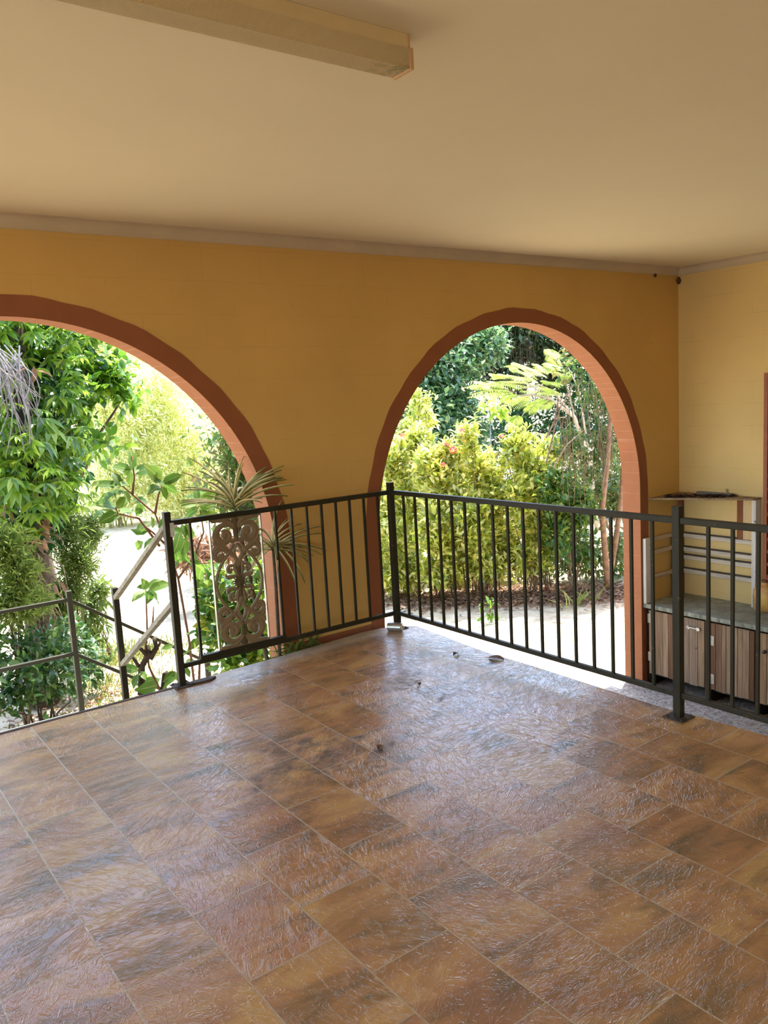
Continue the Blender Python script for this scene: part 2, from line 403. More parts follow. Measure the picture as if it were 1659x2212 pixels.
def setting():
    mb = MB(); mb.box((XW, -4.2, ZG-.1), (XW+.2, YW, ZC+.06)); o = mb.build('wall_right', M_WALL_R); o['kind'] = 'structure'
    mb = MB(); mb.box((-1.0, -3.4, ZG-.1), (XW, -3.2, ZC+.06)); o = mb.build('wall_back', M_WALL_A); o['kind'] = 'structure'
    mb = MB(); mb.box((-5.2, -4.2, ZC), (XW, YW, ZC+.06)); o = mb.build('ceiling', M_CEIL); o['kind'] = 'structure'
    mb = MB(); mb.box((-5.6, -4.6, ZC+.062), (XW+.9, 6.1, ZC+.24)); o = mb.build('roof_eave', M_ROOF); o['kind'] = 'structure'
    # coved cornices
    prof = []
    for i in range(7):
        a = math.pi/2*i/6
        prof.append((.068-.068*math.sin(a)*.96, .062-.062*(1-math.cos(a))))     # (out from the wall, up from the lower edge)
    prof = [(.004, 0)]+[(.012+.054*(1-math.cos(math.pi/2*i/6)), .006+.060*math.sin(math.pi/2*i/6)) for i in range(7)]+[(.07, .07)]
    mb = MB(); zb = ZC-.07
    for i in range(len(prof)-1):
        (a, za), (b, zb2) = prof[i], prof[i+1]
        mb.add([(-5.2, YW-a, zb+za), (XW-a, YW-a, zb+za), (XW-b, YW-b, zb+zb2), (-5.2, YW-b, zb+zb2)], [(0, 1, 2, 3)])
    mb.add([(-5.2, YW-.004, zb), (XW-.004, YW-.004, zb), (XW, YW, zb), (-5.2, YW, zb)], [(3, 2, 1, 0)])
    o = mb.build('trim_3', M_CORN, smooth=False); o['kind'] = 'structure'
    mb = MB()
    for i in range(len(prof)-1):
        (a, za), (b, zb2) = prof[i], prof[i+1]
        mb.add([(XW-a, YW-a, zb+za), (XW-a, -3.2, zb+za), (XW-b, -3.2, zb+zb2), (XW-b, YW-b, zb+zb2)], [(0, 1, 2, 3)])
    mb.add([(XW-.004, YW-.004, zb), (XW-.004, -3.2, zb), (XW, -3.2, zb), (XW, YW, zb)], [(3, 2, 1, 0)])
    o = mb.build('trim_4', M_CORN); o['kind'] = 'structure'
    # raised tiled slab with an uneven outer lip
    e = [(-4.5, 4.53), (.7, 4.53), (1.48, 4.53), (1.71, 4.545), (1.9, 4.57), (2.1, 4.587), (2.45, 4.60), (2.81, 4.626), (3.14, 4.650), (3.30, 4.632), (3.43, 4.56), (3.505, 4.488),
         (3.482, 4.2), (3.452, 3.93), (3.434, 3.65), (3.445, 3.34), (3.436, 2.88), (3.43, 2.65), (3.43, 2.35), (3.452, 2.23), (3.458, 2.08), (3.47, 1.87), (3.47, -3.2), (-4.5, -3.2)][::-1]
    mb = MB(); mb.prism(e, -.05, 0.0); o = mb.build('floor', M_FLOOR); o['kind'] = 'structure'
    mb = MB(); mb.prism([(-4.5, -3.2), (3.40, -3.2), (3.40, 4.5), (-4.5, 4.5)], ZG-.1, -.051); o = mb.build('slab_base', M_CONC); o['kind'] = 'structure'
    mb = MB(); mb.box((3.401, -3.2, ZL-.1), (XW, 4.97, ZL)); o = mb.build('lower_terrace_floor', M_TERR); o['kind'] = 'structure'
    # timber nosing at the head of the steps
    mb = MB(); mb.box((-.6, 4.531, -.05), (1.70, 4.553, .004)); o = mb.build('trim_5', plain('dark_nosing', (70, 58, 46), .7, var=.2)); o['kind'] = 'structure'
    # steps: down through the arch to a landing, then on to the right
    mb = MB()
    for k in range(3): mb.box((.42, 4.56+.28*k, ZG), (1.80, 4.84+.28*k, -.175*(k+1)))
    mb.box((.30, 5.40, ZG), (1.80, 6.54, -.70))
    for k in range(3): mb.box((1.80+.27*k, 5.60, ZG), (2.07+.27*k, 6.54, -.70-.165*(k+1)))
    o = mb.build('garden_steps', M_CONC, bevel=.008); o['kind'] = 'structure'
    # garden soil, gently uneven
    N = 90; xs = np.linspace(-18, 46, N); ys = np.linspace(-14, 50, N); vs = []; fs = []
    for j in range(N):
        for i in range(N):
            x, y = xs[i], ys[j]; z = ZG+.05*math.sin(x*.9+1)*math.sin(y*.7)
            d = max(0, y-7); z -= .012*d*math.cos(x*.2) if d < 12 else .1
            if y < 6.5: z = ZG+ (z-ZG)*max(0, (y-5))/1.5 if y > 5 else ZG-.02
            vs.append((x, y, z))
    for j in range(N-1):
        for i in range(N-1): fs.append((j*N+i, j*N+i+1, (j+1)*N+i+1, (j+1)*N+i))
    mb = MB(); mb.add(vs, fs); o = mb.build('garden_ground', M_SAND, smooth=True); o['kind'] = 'structure'
setting()

# ---------------------------------------------------------------- balustrades
CPX, CPY, P1X, P2Y = 3.378, 4.540, 1.749, 2.269
ZT, ZB, HP = 0.997, 0.132, 1.05          # tops of the hand rail and the lower rail, post height
RT, RB, PW, BW = 0.031, 0.028, 0.040, 0.0142
def post(par, x, y, h=HP, plate=True, z=0.0, mat=None, name='post', w=PW):
    mb = MB(); mb.box((x-w/2, y-w/2, z), (x+w/2, y+w/2, z+h)); o = mb.build(name, mat or M_RAIL, par, bevel=.003)
    if plate:
        mb = MB(); mb.box((x-.055, y-.055, z), (x+.055, y+.055, z+.006))
        for a in (-1, 1):
            for b in (-1, 1): mb.tube([(x+a*.04, y+b*.04, z+.004), (x+a*.04, y+b*.04, z+.014)], .007)
        mb.build('base_plate', M_RUST, par)
    return o
def baluster(par, x, y, w=BW):
    mb = MB(); mb.box((x-w/2, y-w/2, ZB-.002), (x+w/2, y+w/2, ZT-RT+.002)); mb.build('baluster', M_RAIL, par)
def rail(par, name, p, q, w, h):
    mb = MB(); mb.bar(p, q, w, h); mb.build(name, M_RAIL, par, bevel=.003)

def ribbon(mb, pts, wid, y, th, mi=0):
    """flat bar of varying width following pts (x, z) at depth y"""
    n = len(pts); P = np.array(pts, float); T = np.gradient(P, axis=0); T /= np.linalg.norm(T, axis=1)[:, None]+1e-9
    Nn = np.stack([-T[:, 1], T[:, 0]], 1)
    W = np.array(wid if hasattr(wid, '__len__') else [wid]*n)[:, None]/2
    L = P+Nn*W; R = P-Nn*W; v = []; f = []
    for i in range(n):
        # slightly rounded casting: the middle stands proud of the edges
        v += [(L[i, 0], y-th*.25, L[i, 1]), (P[i, 0], y-th*.5, P[i, 1]), (R[i, 0], y-th*.25, R[i, 1]), (R[i, 0], y+th*.25, R[i, 1]), (P[i, 0], y+th*.5, P[i, 1]), (L[i, 0], y+th*.25, L[i, 1])]
    for i in range(n-1):
        a, b = 6*i, 6*(i+1)
        for k in range(6): f.append((a+k, a+(k+1) % 6, b+(k+1) % 6, b+k))
    f.append((0, 5, 4, 3, 2, 1)); b = 6*(n-1); f.append((b, b+1, b+2, b+3, b+4, b+5))
    mb.add(v, f, mi)
def spiral(c, r0, r1, a0, a1, n=30):
    return [(c[0]+(r0+(r1-r0)*(i/n)**.8)*math.cos(math.radians(a0+(a1-a0)*i/n)), c[1]+(r0+(r1-r0)*(i/n)**.8)*math.sin(math.radians(a0+(a1-a0)*i/n))) for i in range(n+1)]
def bez(p, n=22):
    P = np.array(p, float); out = []
    for i in range(n+1):
        t = i/n; Q = P.copy()
        while len(Q) > 1: Q = Q[:-1]*(1-t)+Q[1:]*t
        out.append(tuple(Q[0]))
    return out
def scroll_panel(par, x0, x1, z0, z1, y):
    mb = MB(); cx, cz = (x0+x1)/2, (z0+z1)/2; a = (x1-x0)/2-.008; hh = (z1-z0)/2
    def put(pts, wd):
        for sx in (1, -1):
            for sz in (1, -1):
                n = len(pts); ww = np.linspace(wd[0], wd[1], n) if len(wd) == 2 else np.interp(np.linspace(0, 1, n), np.linspace(0, 1, len(wd)), wd)
                ribbon(mb, [(cx+sx*p[0]*a, cz+sz*p[1]*hh) for p in pts], np.array(ww)*a*1.18, y, .016)
    def disc(c, r):
        for sx in (1, -1):
            for sz in (1, -1):
                X, Z = cx+sx*c[0]*a, cz+sz*c[1]*hh; n = 12
                v = [(X, y-.009, Z), (X, y+.009, Z)]+[(X+r*a*math.cos(t), y-.005, Z+r*a*math.sin(t)) for t in np.linspace(0, 2*math.pi, n, False)]+[(X+r*a*math.cos(t), y+.005, Z+r*a*math.sin(t)) for t in np.linspace(0, 2*math.pi, n, False)]
                mb.add(v, [(0, 2+i, 2+(i+1) % n) for i in range(n)]+[(1, 2+n+(i+1) % n, 2+n+i) for i in range(n)]+[(2+i, 2+n+i, 2+n+(i+1) % n, 2+(i+1) % n) for i in range(n)])
    k = hh/a
    sp = lambda c, r0, r1, a0, a1: [(c[0]+(p[0]-c[0]), c[1]+(p[1]-c[1])/k) for p in spiral(c, r0, r1, a0, a1, 34)]
    put([(0, 1.0), (0, .62)], (.26, .34, .22, .30, .14))                       # centre stem
    put(sp((.50, .74), .46, .13, 150, -300), (.10, .26, .20, .14))             # great scroll
    disc((.47, .745), .15)
    put(bez([(.05, .84), (.25, 1.0), (.62, .98), (.98, .96)]), (.12, .18, .06))
    put(bez([(.92, .68), (.95, .58), (.62, .57), (.35, .50), (.12, .42), (.02, .30)]), (.10, .22, .16, .12))
    put(sp((.74, .44), .26, .09, 110, -230), (.10, .18, .12)); disc((.74, .44), .09)
    put(bez([(.50, .55), (.80, .62), (.98, .56), (.97, .46)]), (.14, .20, .05))
    put(bez([(.14, .60), (.22, .54), (.30, .48), (.60, .38), (.95, .26), (.97, 0)]), (.10, .12, .10, .09))  # the oval
    put(bez([(0, .60), (.12, .50), (.30, .44), (.05, .34), (0, .22)]), (.08, .10, .12, .1))
    put(sp((.34, .20), .24, .07, 200, -120), (.07, .12, .08)); disc((.33, .20), .07)
    put(bez([(.12, .10), (.36, .10), (.58, .06), (.56, .16)]), (.10, .16, .04))
    put(bez([(0, .08), (.18, .16), (.22, .26), (.10, .34)]), (.06, .14, .05))
    put(bez([(.02, .66), (.16, .62), (.30, .64), (.36, .70)]), (.14, .16, .03))
    put([(0, .24), (0, 0)], (.16, .10, .26)); disc((.0, .0), .20)
    for q in range(8):
        t = math.pi/4*q+.2; put([(.06*math.cos(t), .06*math.sin(t)/k), (.30*math.cos(t), .30*math.sin(t)/k)], (.06, .14, .03))
    o = mb.build('scroll_casting', M_CAST, par)
    mb = MB(); mb.box((x0, y-.006, z1-.012), (x1, y+.006, z1)); mb.build('panel_edge', M_CAST, o)
    mb = MB(); mb.box((x0, y-.006, z0), (x1, y+.006, z0+.012)); mb.build('panel_edge', M_CAST, o)

def balustrades():
    A = thing('balustrade', (CPX, CPY, 0), 'short dark green balustrade beside the steps with a brown cast scroll panel set into it', 'railing')
    post(A, P1X, CPY); post(A, CPX, CPY)
    rail(A, 'top_rail', (P1X, CPY, ZT-RT/2), (CPX, CPY, ZT-RT/2), .03, RT)
    rail(A, 'bottom_rail', (P1X, CPY, ZB-RB/2), (CPX, CPY, ZB-RB/2), .025, RB)
    for x in (1.888, 2.459, 2.577, 2.692, 2.805, 2.918, 3.029, 3.146, 3.263): baluster(A, x, CPY)
    mb = MB(); mb.box((1.885, CPY-.015, ZB), (2.47, CPY+.015, ZB+.022)); mb.build('panel_channel', M_RAIL, A)
    scroll_panel(A, 2.012, 2.348, ZB+.022, ZT-RT, CPY)
    for x in (2.008, 2.352):
        mb = MB(); mb.box((x-.0035, CPY-.010, ZB+.022), (x+.0035, CPY+.010, ZT-RT)); tag(mb.build('panel_strip', M_CHROME, A), 'bare aluminium edge strip')
    mb = MB(); mb.box((P1X+PW/2-.012, CPY-.024, .905), (P1X+PW/2+.012, CPY-.018, .985)); mb.box((P1X+PW/2-.012, CPY-.034, .955), (P1X+PW/2+.03, CPY-.018, .972))
    tag(mb.build('latch_bracket', M_WHITEP, A), 'chipped pale metal latch bracket')
    B = thing('balustrade', (CPX, P2Y, 0), 'dark green balustrade with seventeen plain bars in front of the right arch', 'railing')
    post(B, CPX, P2Y)
    rail(B, 'top_rail', (CPX, CPY-PW/2, ZT-RT/2), (CPX, P2Y, ZT-RT/2), .03, RT)
    rail(B, 'bottom_rail', (CPX, CPY-PW/2, ZB-RB/2), (CPX, P2Y, ZB-RB/2), .025, RB)
    for k in range(17): baluster(B, CPX, 4.396-.1241*k)
    C = thing('balustrade', (CPX, .35, 0), 'dark green balustrade running out of the right edge in front of the workbench', 'railing')
    post(C, CPX, .35)
    rail(C, 'top_rail', (CPX, P2Y-PW/2, ZT-RT/2), (CPX, .35, ZT-RT/2), .03, RT)
    rail(C, 'bottom_rail', (CPX, P2Y-PW/2, ZB-RB/2), (CPX, .35, ZB-RB/2), .025, RB)
    for k in range(14): baluster(C, CPX, 2.109-.1205*k)
    # rails of the steps
    M_HANDR = plain('worn_grey_handrail', (150, 140, 116), .7, var=.2, scale=24, bump=.3)
    S = thing('stair_railing', (P1X, 5.63, -.70), 'sloping grey handrail dropping from the end post down the steps under the left arch', 'railing')
    post(S, P1X, 5.63, 1.13, False, -.70)
    for nm, z0, z1 in (('top_rail', .965, .365), ('bottom_rail', .50, -.115)):
        mb = MB(); mb.bar((P1X, CPY+PW/2, z0), (P1X-.006, 5.60, z1), .036, .030); mb.build(nm, M_HANDR, S, bevel=.002)
    L = thing('stair_railing', (1.66, 6.50, -.70), 'grey two-bar railing around the landing, turning downhill behind the sloping handrail', 'railing')
    y = 6.5
    M_OL = painted_metal('olive_gloss_paint', (50, 49, 31), (100, 76, 50), .7)
    post(L, 1.662, y, .985, False, -.70, M_OL); post(L, .36, y, .985, False, -.70, M_OL)
    for nm, z in (('top_rail', .215), ('bottom_rail', -.22)):
        mb = MB(); mb.bar((.36, y, z), (1.65, y, z), .034, .028); mb.build(nm, M_OL, L, bevel=.002)
        mb = MB(); mb.bar((1.67, y, z-.01), (2.75, y, z-.77), .030, .026); mb.build('sloping_rail', M_OL, L, bevel=.002)
    post(L, 2.75, y, 1.05, False, -1.52, M_OL)
balustrades()

# ---------------------------------------------------------------- ceiling lamp
def lamp():
    t = NT('prismatic_plastic'); v = t.obj(); s = t.sep(v)
    g = lambda ax, off=0: t.math('SINE', t.math('MULTIPLY', t.math('ADD', s[ax], off), 1050.0))
    pat = t.math('MULTIPLY', g(0), t.math('SINE', t.math('MULTIPLY', t.math('ADD', s[1], s[2]), 1050.0)))
    moss = t.math('MULTIPLY', t.ramp(t.noise(v, 34, 5, .7), [(.50, (0, 0, 0, 1)), (.62, (1, 1, 1, 1))]), t.math('MULTIPLY', t.math('SUBTRACT', s[0], -.16), 6.0, True))
    moss = t.math('MULTIPLY', moss, t.math('MULTIPLY', t.math('SUBTRACT', -.082, s[2]), 60.0, True))
    col = t.mix(t.math('MULTIPLY', t.math('ADD', pat, 1.0), .25), lin((232, 214, 172)), lin((206, 182, 132)))
    col = t.mix(t.math('MULTIPLY', moss, .8), col, lin((132, 122, 40)))
    pl = t.pbr(col, .35, 0, t.bump(pat, .5, .002), .5)
    tr = t.n('BsdfTranslucent'); t.l(col, tr.inputs[0]); mx = t.n('MixShader'); mx.inputs[0].default_value = .35
    t.l(pl, mx.inputs[1]); t.l(tr.outputs[0], mx.inputs[2]); m_dif = t.done(mx.outputs[0])
    m_body = plain('cream_enamel', (214, 190, 142), .5, var=.04); m_cap = plain('yellowed_end_cap', (206, 160, 112), .5, var=.05)
    X1, X0, Ya, Yb = 1.655, .42, 2.003, 2.092
    o = thing('fluorescent_batten_light', (X1, (Ya+Yb)/2, ZC), 'long unlit fluorescent batten light with a mossy prismatic cover on the ceiling', 'ceiling light')
    mb = MB(); mb.box((X0, Ya+.004, 2.655), (X1-.004, Yb-.004, ZC)); mb.build('body', m_body, o, bevel=.002)
    mb = MB(); mb.add([(X0, Ya, 2.658), (X0, Ya+.003, 2.602), (X0, Yb-.003, 2.602), (X0, Yb, 2.658), (X1-.003, Ya, 2.658), (X1-.003, Ya+.003, 2.602), (X1-.003, Yb-.003, 2.602), (X1-.003, Yb, 2.658)],
                      [(0, 1, 5, 4), (1, 2, 6, 5), (2, 3, 7, 6), (0, 3, 2, 1), (4, 5, 6, 7)])
    mb.build('diffuser', m_dif, o)
    mb = MB(); mb.box((X1-.004, Ya+.004, 2.656), (X1+.004, Yb-.004, ZC)); mb.box((X1-.003, Ya-.002, 2.599), (X1+.010, Yb+.002, 2.660)); mb.build('end_cap', m_cap, o, bevel=.002)
    mb = MB(); mb.box((X0-.010, Ya-.002, 2.599), (X0-.001, Yb+.002, ZC)); mb.build('end_cap', m_cap, o, bevel=.002)
lamp()

# ---------------------------------------------------------------- workbench corner on the lower terrace
M_PLANK = wood('weathered_planks', (134, 112, 92), (186, 162, 138), 2, 7, .8, True)
M_DARKW = wood('dark_frame_timber', (70, 52, 40), (104, 78, 60), 2, 7)
M_GREYW = wood('weathered_white_batten', (176, 160, 142), (222, 208, 190), 1, 7)
M_GREYX = wood('weathered_white_batten_b', (166, 140, 112), (206, 184, 156), 0, 7)
M_WHITEV = wood('weathered_white_upright', (190, 182, 172), (230, 222, 212), 2, 8)
M_TAN = wood('cream_board', (196, 166, 120), (222, 192, 144), 2, 6)
M_BROWNV = wood('red_brown_board', (112, 66, 44), (146, 92, 62), 2, 6)
M_BLACK = plain('void_shade_black', (38, 36, 34), .9, var=.1)  # near-black colour stands in for shade inside cupboards and behind the screen
def bench():
    t = NT('grey_green_concrete_top'); v = t.obj()
    col = t.ramp(t.noise(v, 7, 5, .65), [(.3, lin((116, 116, 98))), (.55, lin((152, 154, 136))), (.75, lin((180, 182, 166)))])
    col = t.mix(t.ramp(t.noise(v, 19, 3), [(.62, (0, 0, 0, 1)), (.72, (.7, .7, .7, 1))]), col, lin((112, 92, 74)))
    m_top = t.done(t.pbr(col, .7, 0, t.bump(t.noise(v, 30, 5), .5, .006), .4))
    mb = MB(); y0, y1 = 3.03, YW-.006; n = 60; z0, z1 = -.512, -.470
    vs = []; fs = []
    for i in range(n+1):
        y = y1+(y0-y1)*i/n; j = .004*math.sin(i*2.3)+.003*math.sin(i*.9); x = 6.492+j
        vs += [(XW, y, z0), (XW, y, z1), (x+.006, y, z1+.001), (x, y, z1-.008), (x+.002, y, z0+.006), (x+.012, y, z0)]
    for i in range(n):
        a, b = 6*i, 6*i+6
        for k in range(6): fs.append((a+k, a+(k+1) % 6, b+(k+1) % 6, b+k))
    fs += [(0, 5, 4, 3, 2, 1), tuple(6*n+k for k in range(6))]
    mb.add(vs, fs); o = mb.build('worktop', m_top); tag(o, 'long grey-green concrete worktop with a chipped front edge along the right wall', 'worktop')
    tone = {'a': (.80, .72, .64), 'b': (1, .94, .86), 'c': (.56, .40, .32), 'd': (1.05, 1.0, .80), 'e': (.86, .84, .84), 'f': (.62, .50, .42), 'g': (.92, .84, .72), 'h': (.50, .35, .25), 'i': (.98, .86, .66)}
    units = [((4.715, 4.115), 'babcdeeg', 'first plank cupboard next to the arch, with a slide bolt on its door', 'bolt'),
             ((4.060, 3.640), 'cfagbgbh', 'plank cupboard hung on two chipped white hinges beside a dark stile', 'hinge'),
             ((3.600, 3.060), 'ibgfabce', 'plank cupboard at the right edge with a round dark door knob', 'knob'),
             ((3.020, 2.480), 'abgcdbfa', None, None)]
    xf = 6.532
    for (ya, yb), seq, lab, kind in units[:3]:
        u = thing('cupboard', (xf, (ya+yb)/2, ZL), lab, 'cupboard')
        mb = MB()
        for yy in (ya+.012, yb-.024): mb.box((xf+.022, yy-.012, ZL), (XW-.02, yy+.012, -.513))
        mb.box((xf+.06, yb, -1.20), (XW-.02, ya, -1.18)); mb.box((XW-.04, yb, ZL), (XW-.02, ya, -.513)); mb.box((xf+.02, yb, -.530), (xf+.05, ya, -.513))
        mb.build('body', M_BLACK, u)
        d = MB(); yy = ya-.004; ws = [.9, 1.1, .8, 1.0, 1.05, .85, 1.15, .9]; tw = sum(ws); span = (ya-yb)-.008
        for k, ch in enumerate(seq):
            wd = span*ws[k]/tw; zz = -1.165+.004*math.sin(k*2.1+ya*5)
            d.box((xf+.002*(k % 2), yy-wd+.0015, zz), (xf+.020, yy-.0015, -.536), 0, tone[ch]); yy -= wd
        door = d.build('door', M_PLANK, u, colors=True, bevel=.0015)
        if kind == 'bolt':
            mb = MB(); mb.tube([(xf-.010, 4.285, -.618), (xf-.010, 4.155, -.622)], .006, 8); mb.box((xf-.014, 4.262, -.632), (xf, 4.282, -.604)); mb.box((xf-.014, 4.165, -.636), (xf, 4.190, -.606)); mb.tube([(xf-.012, 4.275, -.618), (xf-.034, 4.275, -.612)], .006, 8)
            tag(mb.build('slide_bolt', M_CHROME, door), 'bare metal slide bolt')
            for zz in (-.62, -1.0):
                mb = MB(); mb.box((xf-.004, 4.690, zz-.04), (xf, 4.712, zz+.05)); mb.tube([(xf-.004, 4.712, zz-.04), (xf-.004, 4.712, zz+.05)], .006, 8); mb.build('hinge', M_WHITEP, door)
        if kind == 'hinge':
            for zz in (-.70, -1.06):
                mb = MB(); mb.box((xf-.005, 4.022, zz-.045), (xf, 4.056, zz+.045)); mb.box((xf-.005, 4.064, zz-.045), (xf, 4.085, zz+.045)); mb.tube([(xf-.007, 4.060, zz-.045), (xf-.007, 4.060, zz+.045)], .007, 8)
                tag(mb.build('hinge', M_WHITEP, door), 'chipped white butt hinge')
        if kind == 'knob':
            mb = MB(); mb.tube([(xf, 3.545, -.69), (xf-.012, 3.545, -.69), (xf-.014, 3.545, -.69), (xf-.030, 3.545, -.69), (xf-.036, 3.545, -.69)], [.008, .008, .017, .018, .008], 12)
            tag(mb.build('knob', plain('dark_knob', (60, 50, 46), .4), door), 'round dark knob')
    mb = MB(); mb.box((xf-.004, 4.066, ZL), (xf+.04, 4.108, -.514)); tag(mb.build('frame_stile', M_DARKW), 'dark brown timber stile standing between the first two cupboards', 'post')
    # slatted rack above the worktop, fixed in the corner
    R = thing('corner_rack', (XW-.1, YW-.1, -.47), 'weathered slatted rack with a triangular top shelf in the corner above the worktop', 'rack')
    mb = MB(); mb.prism([(6.575, YW-.008), (XW-.004, YW-.008), (XW-.004, 3.90), (6.98, 3.915), (6.60, 4.70)], .532, .548)
    mb.build('shelf_board', wood('grey_shelf_board', (112, 88, 66), (170, 146, 118), 0, 7), R, bevel=.002)
    for z in (.142, .004, -.075, -.213):
        mb = MB(); mb.box((XW-.036, 3.955, z-.040), (XW-.004, YW-.04, z)); mb.build('batten', M_GREYW, R, bevel=.004)
        mb = MB(); mb.box((XW-.030, 3.960, z), (XW-.004, YW-.04, z+.012)); tag(mb.build('dark_strip', M_RUST, R), 'brown strip lying along the batten')  # dark brown strip along the top of each batten
    for z in (.165, .037, -.205):
        mb = MB(); mb.box((6.575, YW-.036, z-.040), (XW-.04, YW-.008, z)); mb.build('batten', M_GREYX, R, bevel=.004)
    mb = MB(); mb.box((6.492, YW-.045, -.468), (6.572, YW-.008, .168)); tag(mb.build('upright', M_WHITEV, R, bevel=.006), 'chipped white upright at the arch')
    mb = MB(); mb.box((XW-.04, YW-.055, -.468), (XW-.004, YW-.012, .53)); mb.build('upright', M_BROWNV, R)
    mb = MB(); mb.box((6.945, YW-.05, -.468), (6.985, YW-.012, .155)); mb.build('upright', M_DARKW, R)
    mb = MB(); mb.box((XW-.095, 3.905, -.468), (XW-.004, 3.945, .53)); tag(mb.build('upright', M_WHITEV, R, bevel=.003), 'whitish upright at the right end')
    mb = MB(); mb.box((XW-.05, 3.946, .150), (XW-.006, 4.052, .53)); mb.build('cleat', M_TAN, R)
    mb = MB(); mb.box((XW-.046, 4.054, .150), (XW-.006, 4.115, .53)); mb.build('cleat', M_BROWNV, R)
    # things lying on the shelf
    p = at(1513, 1066, 4.49); 
    mb = MB(); mb.box((7.035, 4.16, .549), (7.075, 4.52, .572)); tag(mb.build('metal_bar', plain('grey_metal_bar', (112, 106, 100), .6)), 'flat grey bar lying along the back of the corner shelf', 'bar')
    mb = MB(); mb.tube([(7.088, 4.24, .549), (7.088, 4.24, .606), (7.088, 4.24, .608)], [.012, .012, .007], 10); tag(mb.build('wall_plug', plain('pale_plug', (186, 164, 120), .6, var=.2, scale=60)), 'small pale ribbed peg standing behind the grey bar', 'peg')
    mb = MB()
    for k in range(70):
        u = rnd.random(); y = 4.64-.52*u+rnd.uniform(-.03, .03); x = 6.66+.30*u+rnd.uniform(.02, .14); a = rnd.random()*6.28; l = rnd.uniform(.03, .08)
        z = .549+rnd.random()*.012; c, s = math.cos(a)*l, math.sin(a)*l
        mb.add([(x-c, y-s, z), (x+s*.35, y-c*.35, z+.012), (x+c, y+s, z+.004), (x-s*.35, y+c*.35, z+.010)], [(0, 1, 2, 3)])
    tag(mb.build('leaf_debris', plain('dead_leaf_brown', (84, 58, 44), .85, var=.3, scale=40)), 'dark brown heap of dead leaves on the corner shelf', 'leaves', kind='stuff')
    # jerry can at the picture's right edge
    J = thing('jerry_can', (6.98, 3.70, -.47), 'yellowed plastic jerry can standing on the worktop at the right edge', 'container')
    t = NT('yellowed_plastic'); v = t.obj(); col = t.ramp(t.noise(v, 9, 4), [(.4, lin((222, 178, 96))), (.62, lin((190, 130, 70)))]); m_j = t.done(t.pbr(col, .45))
    prof = [(.0, -.47), (.06, -.47), (.075, -.455), (.078, -.33), (.074, -.27), (.050, -.235), (.024, -.222), (.024, -.205)]
    mb = MB(); n = 20; vs = []; fs = []
    for r, z in prof:
        for k in range(n):
            a = 2*math.pi*k/n; c, s = math.cos(a), math.sin(a); q = 1/max(abs(c), abs(s))**.6
            vs.append((6.98+r*c*q, 3.80+r*s*q*1.15, z))
    for i in range(len(prof)-1):
        for k in range(n): fs.append((i*n+k, i*n+(k+1) % n, (i+1)*n+(k+1) % n, (i+1)*n+k))
    mb.add(vs, fs); mb.build('body', m_j, J, smooth=True)
    mb = MB(); mb.tube([(6.98, 3.80, -.207), (6.98, 3.80, -.185)], .028, 14); mb.build('cap', plain('brown_cap', (120, 70, 44), .5), J)
    # red-brown breeze-block screen on the right wall
    mb = MB(); a, b, z0, z1 = 3.872, 2.90, -.225, 1.665; xs = XW-.035
    cols = [3.872-.045-.19*k for k in range(6)]
    ys = [a, a-.04]; y = a-.04
    mb.box((xs, a-.035, z0), (XW-.001, a, z1)); mb.box((xs, b, z0), (XW-.001, b+.035, z1))
    mb.box((xs, b+.035, z1-.035), (XW-.001, a-.035, z1)); mb.box((xs, b+.035, z0), (XW-.001, a-.035, z0+.035))
    o = mb.build('window_1', plain('red_brown_frame', (158, 90, 60), .6, var=.08)); o['kind'] = 'structure'
    mb = MB(); k = 0; z = z0+.035
    while z < z1-.05:
        mb.box((xs+.008, b+.035, z), (XW-.001, a-.035, z+.03)); z += .115
    y = a-.10
    while y > b+.05:
        mb.box((xs+.009, y-.03, z0+.035), (XW-.001, y, z1-.035)); y -= .115
    f = mb.build('screen', plain('red_brown_screen', (150, 84, 56), .65, var=.1), o)
    mb = MB(); mb.box((XW-.010, b+.03, z0+.03), (XW-.001, a-.03, z1-.03)); mb.build('shade_backing', M_BLACK, o)  # black sheet painted in as the shade behind the screen's holes
bench()

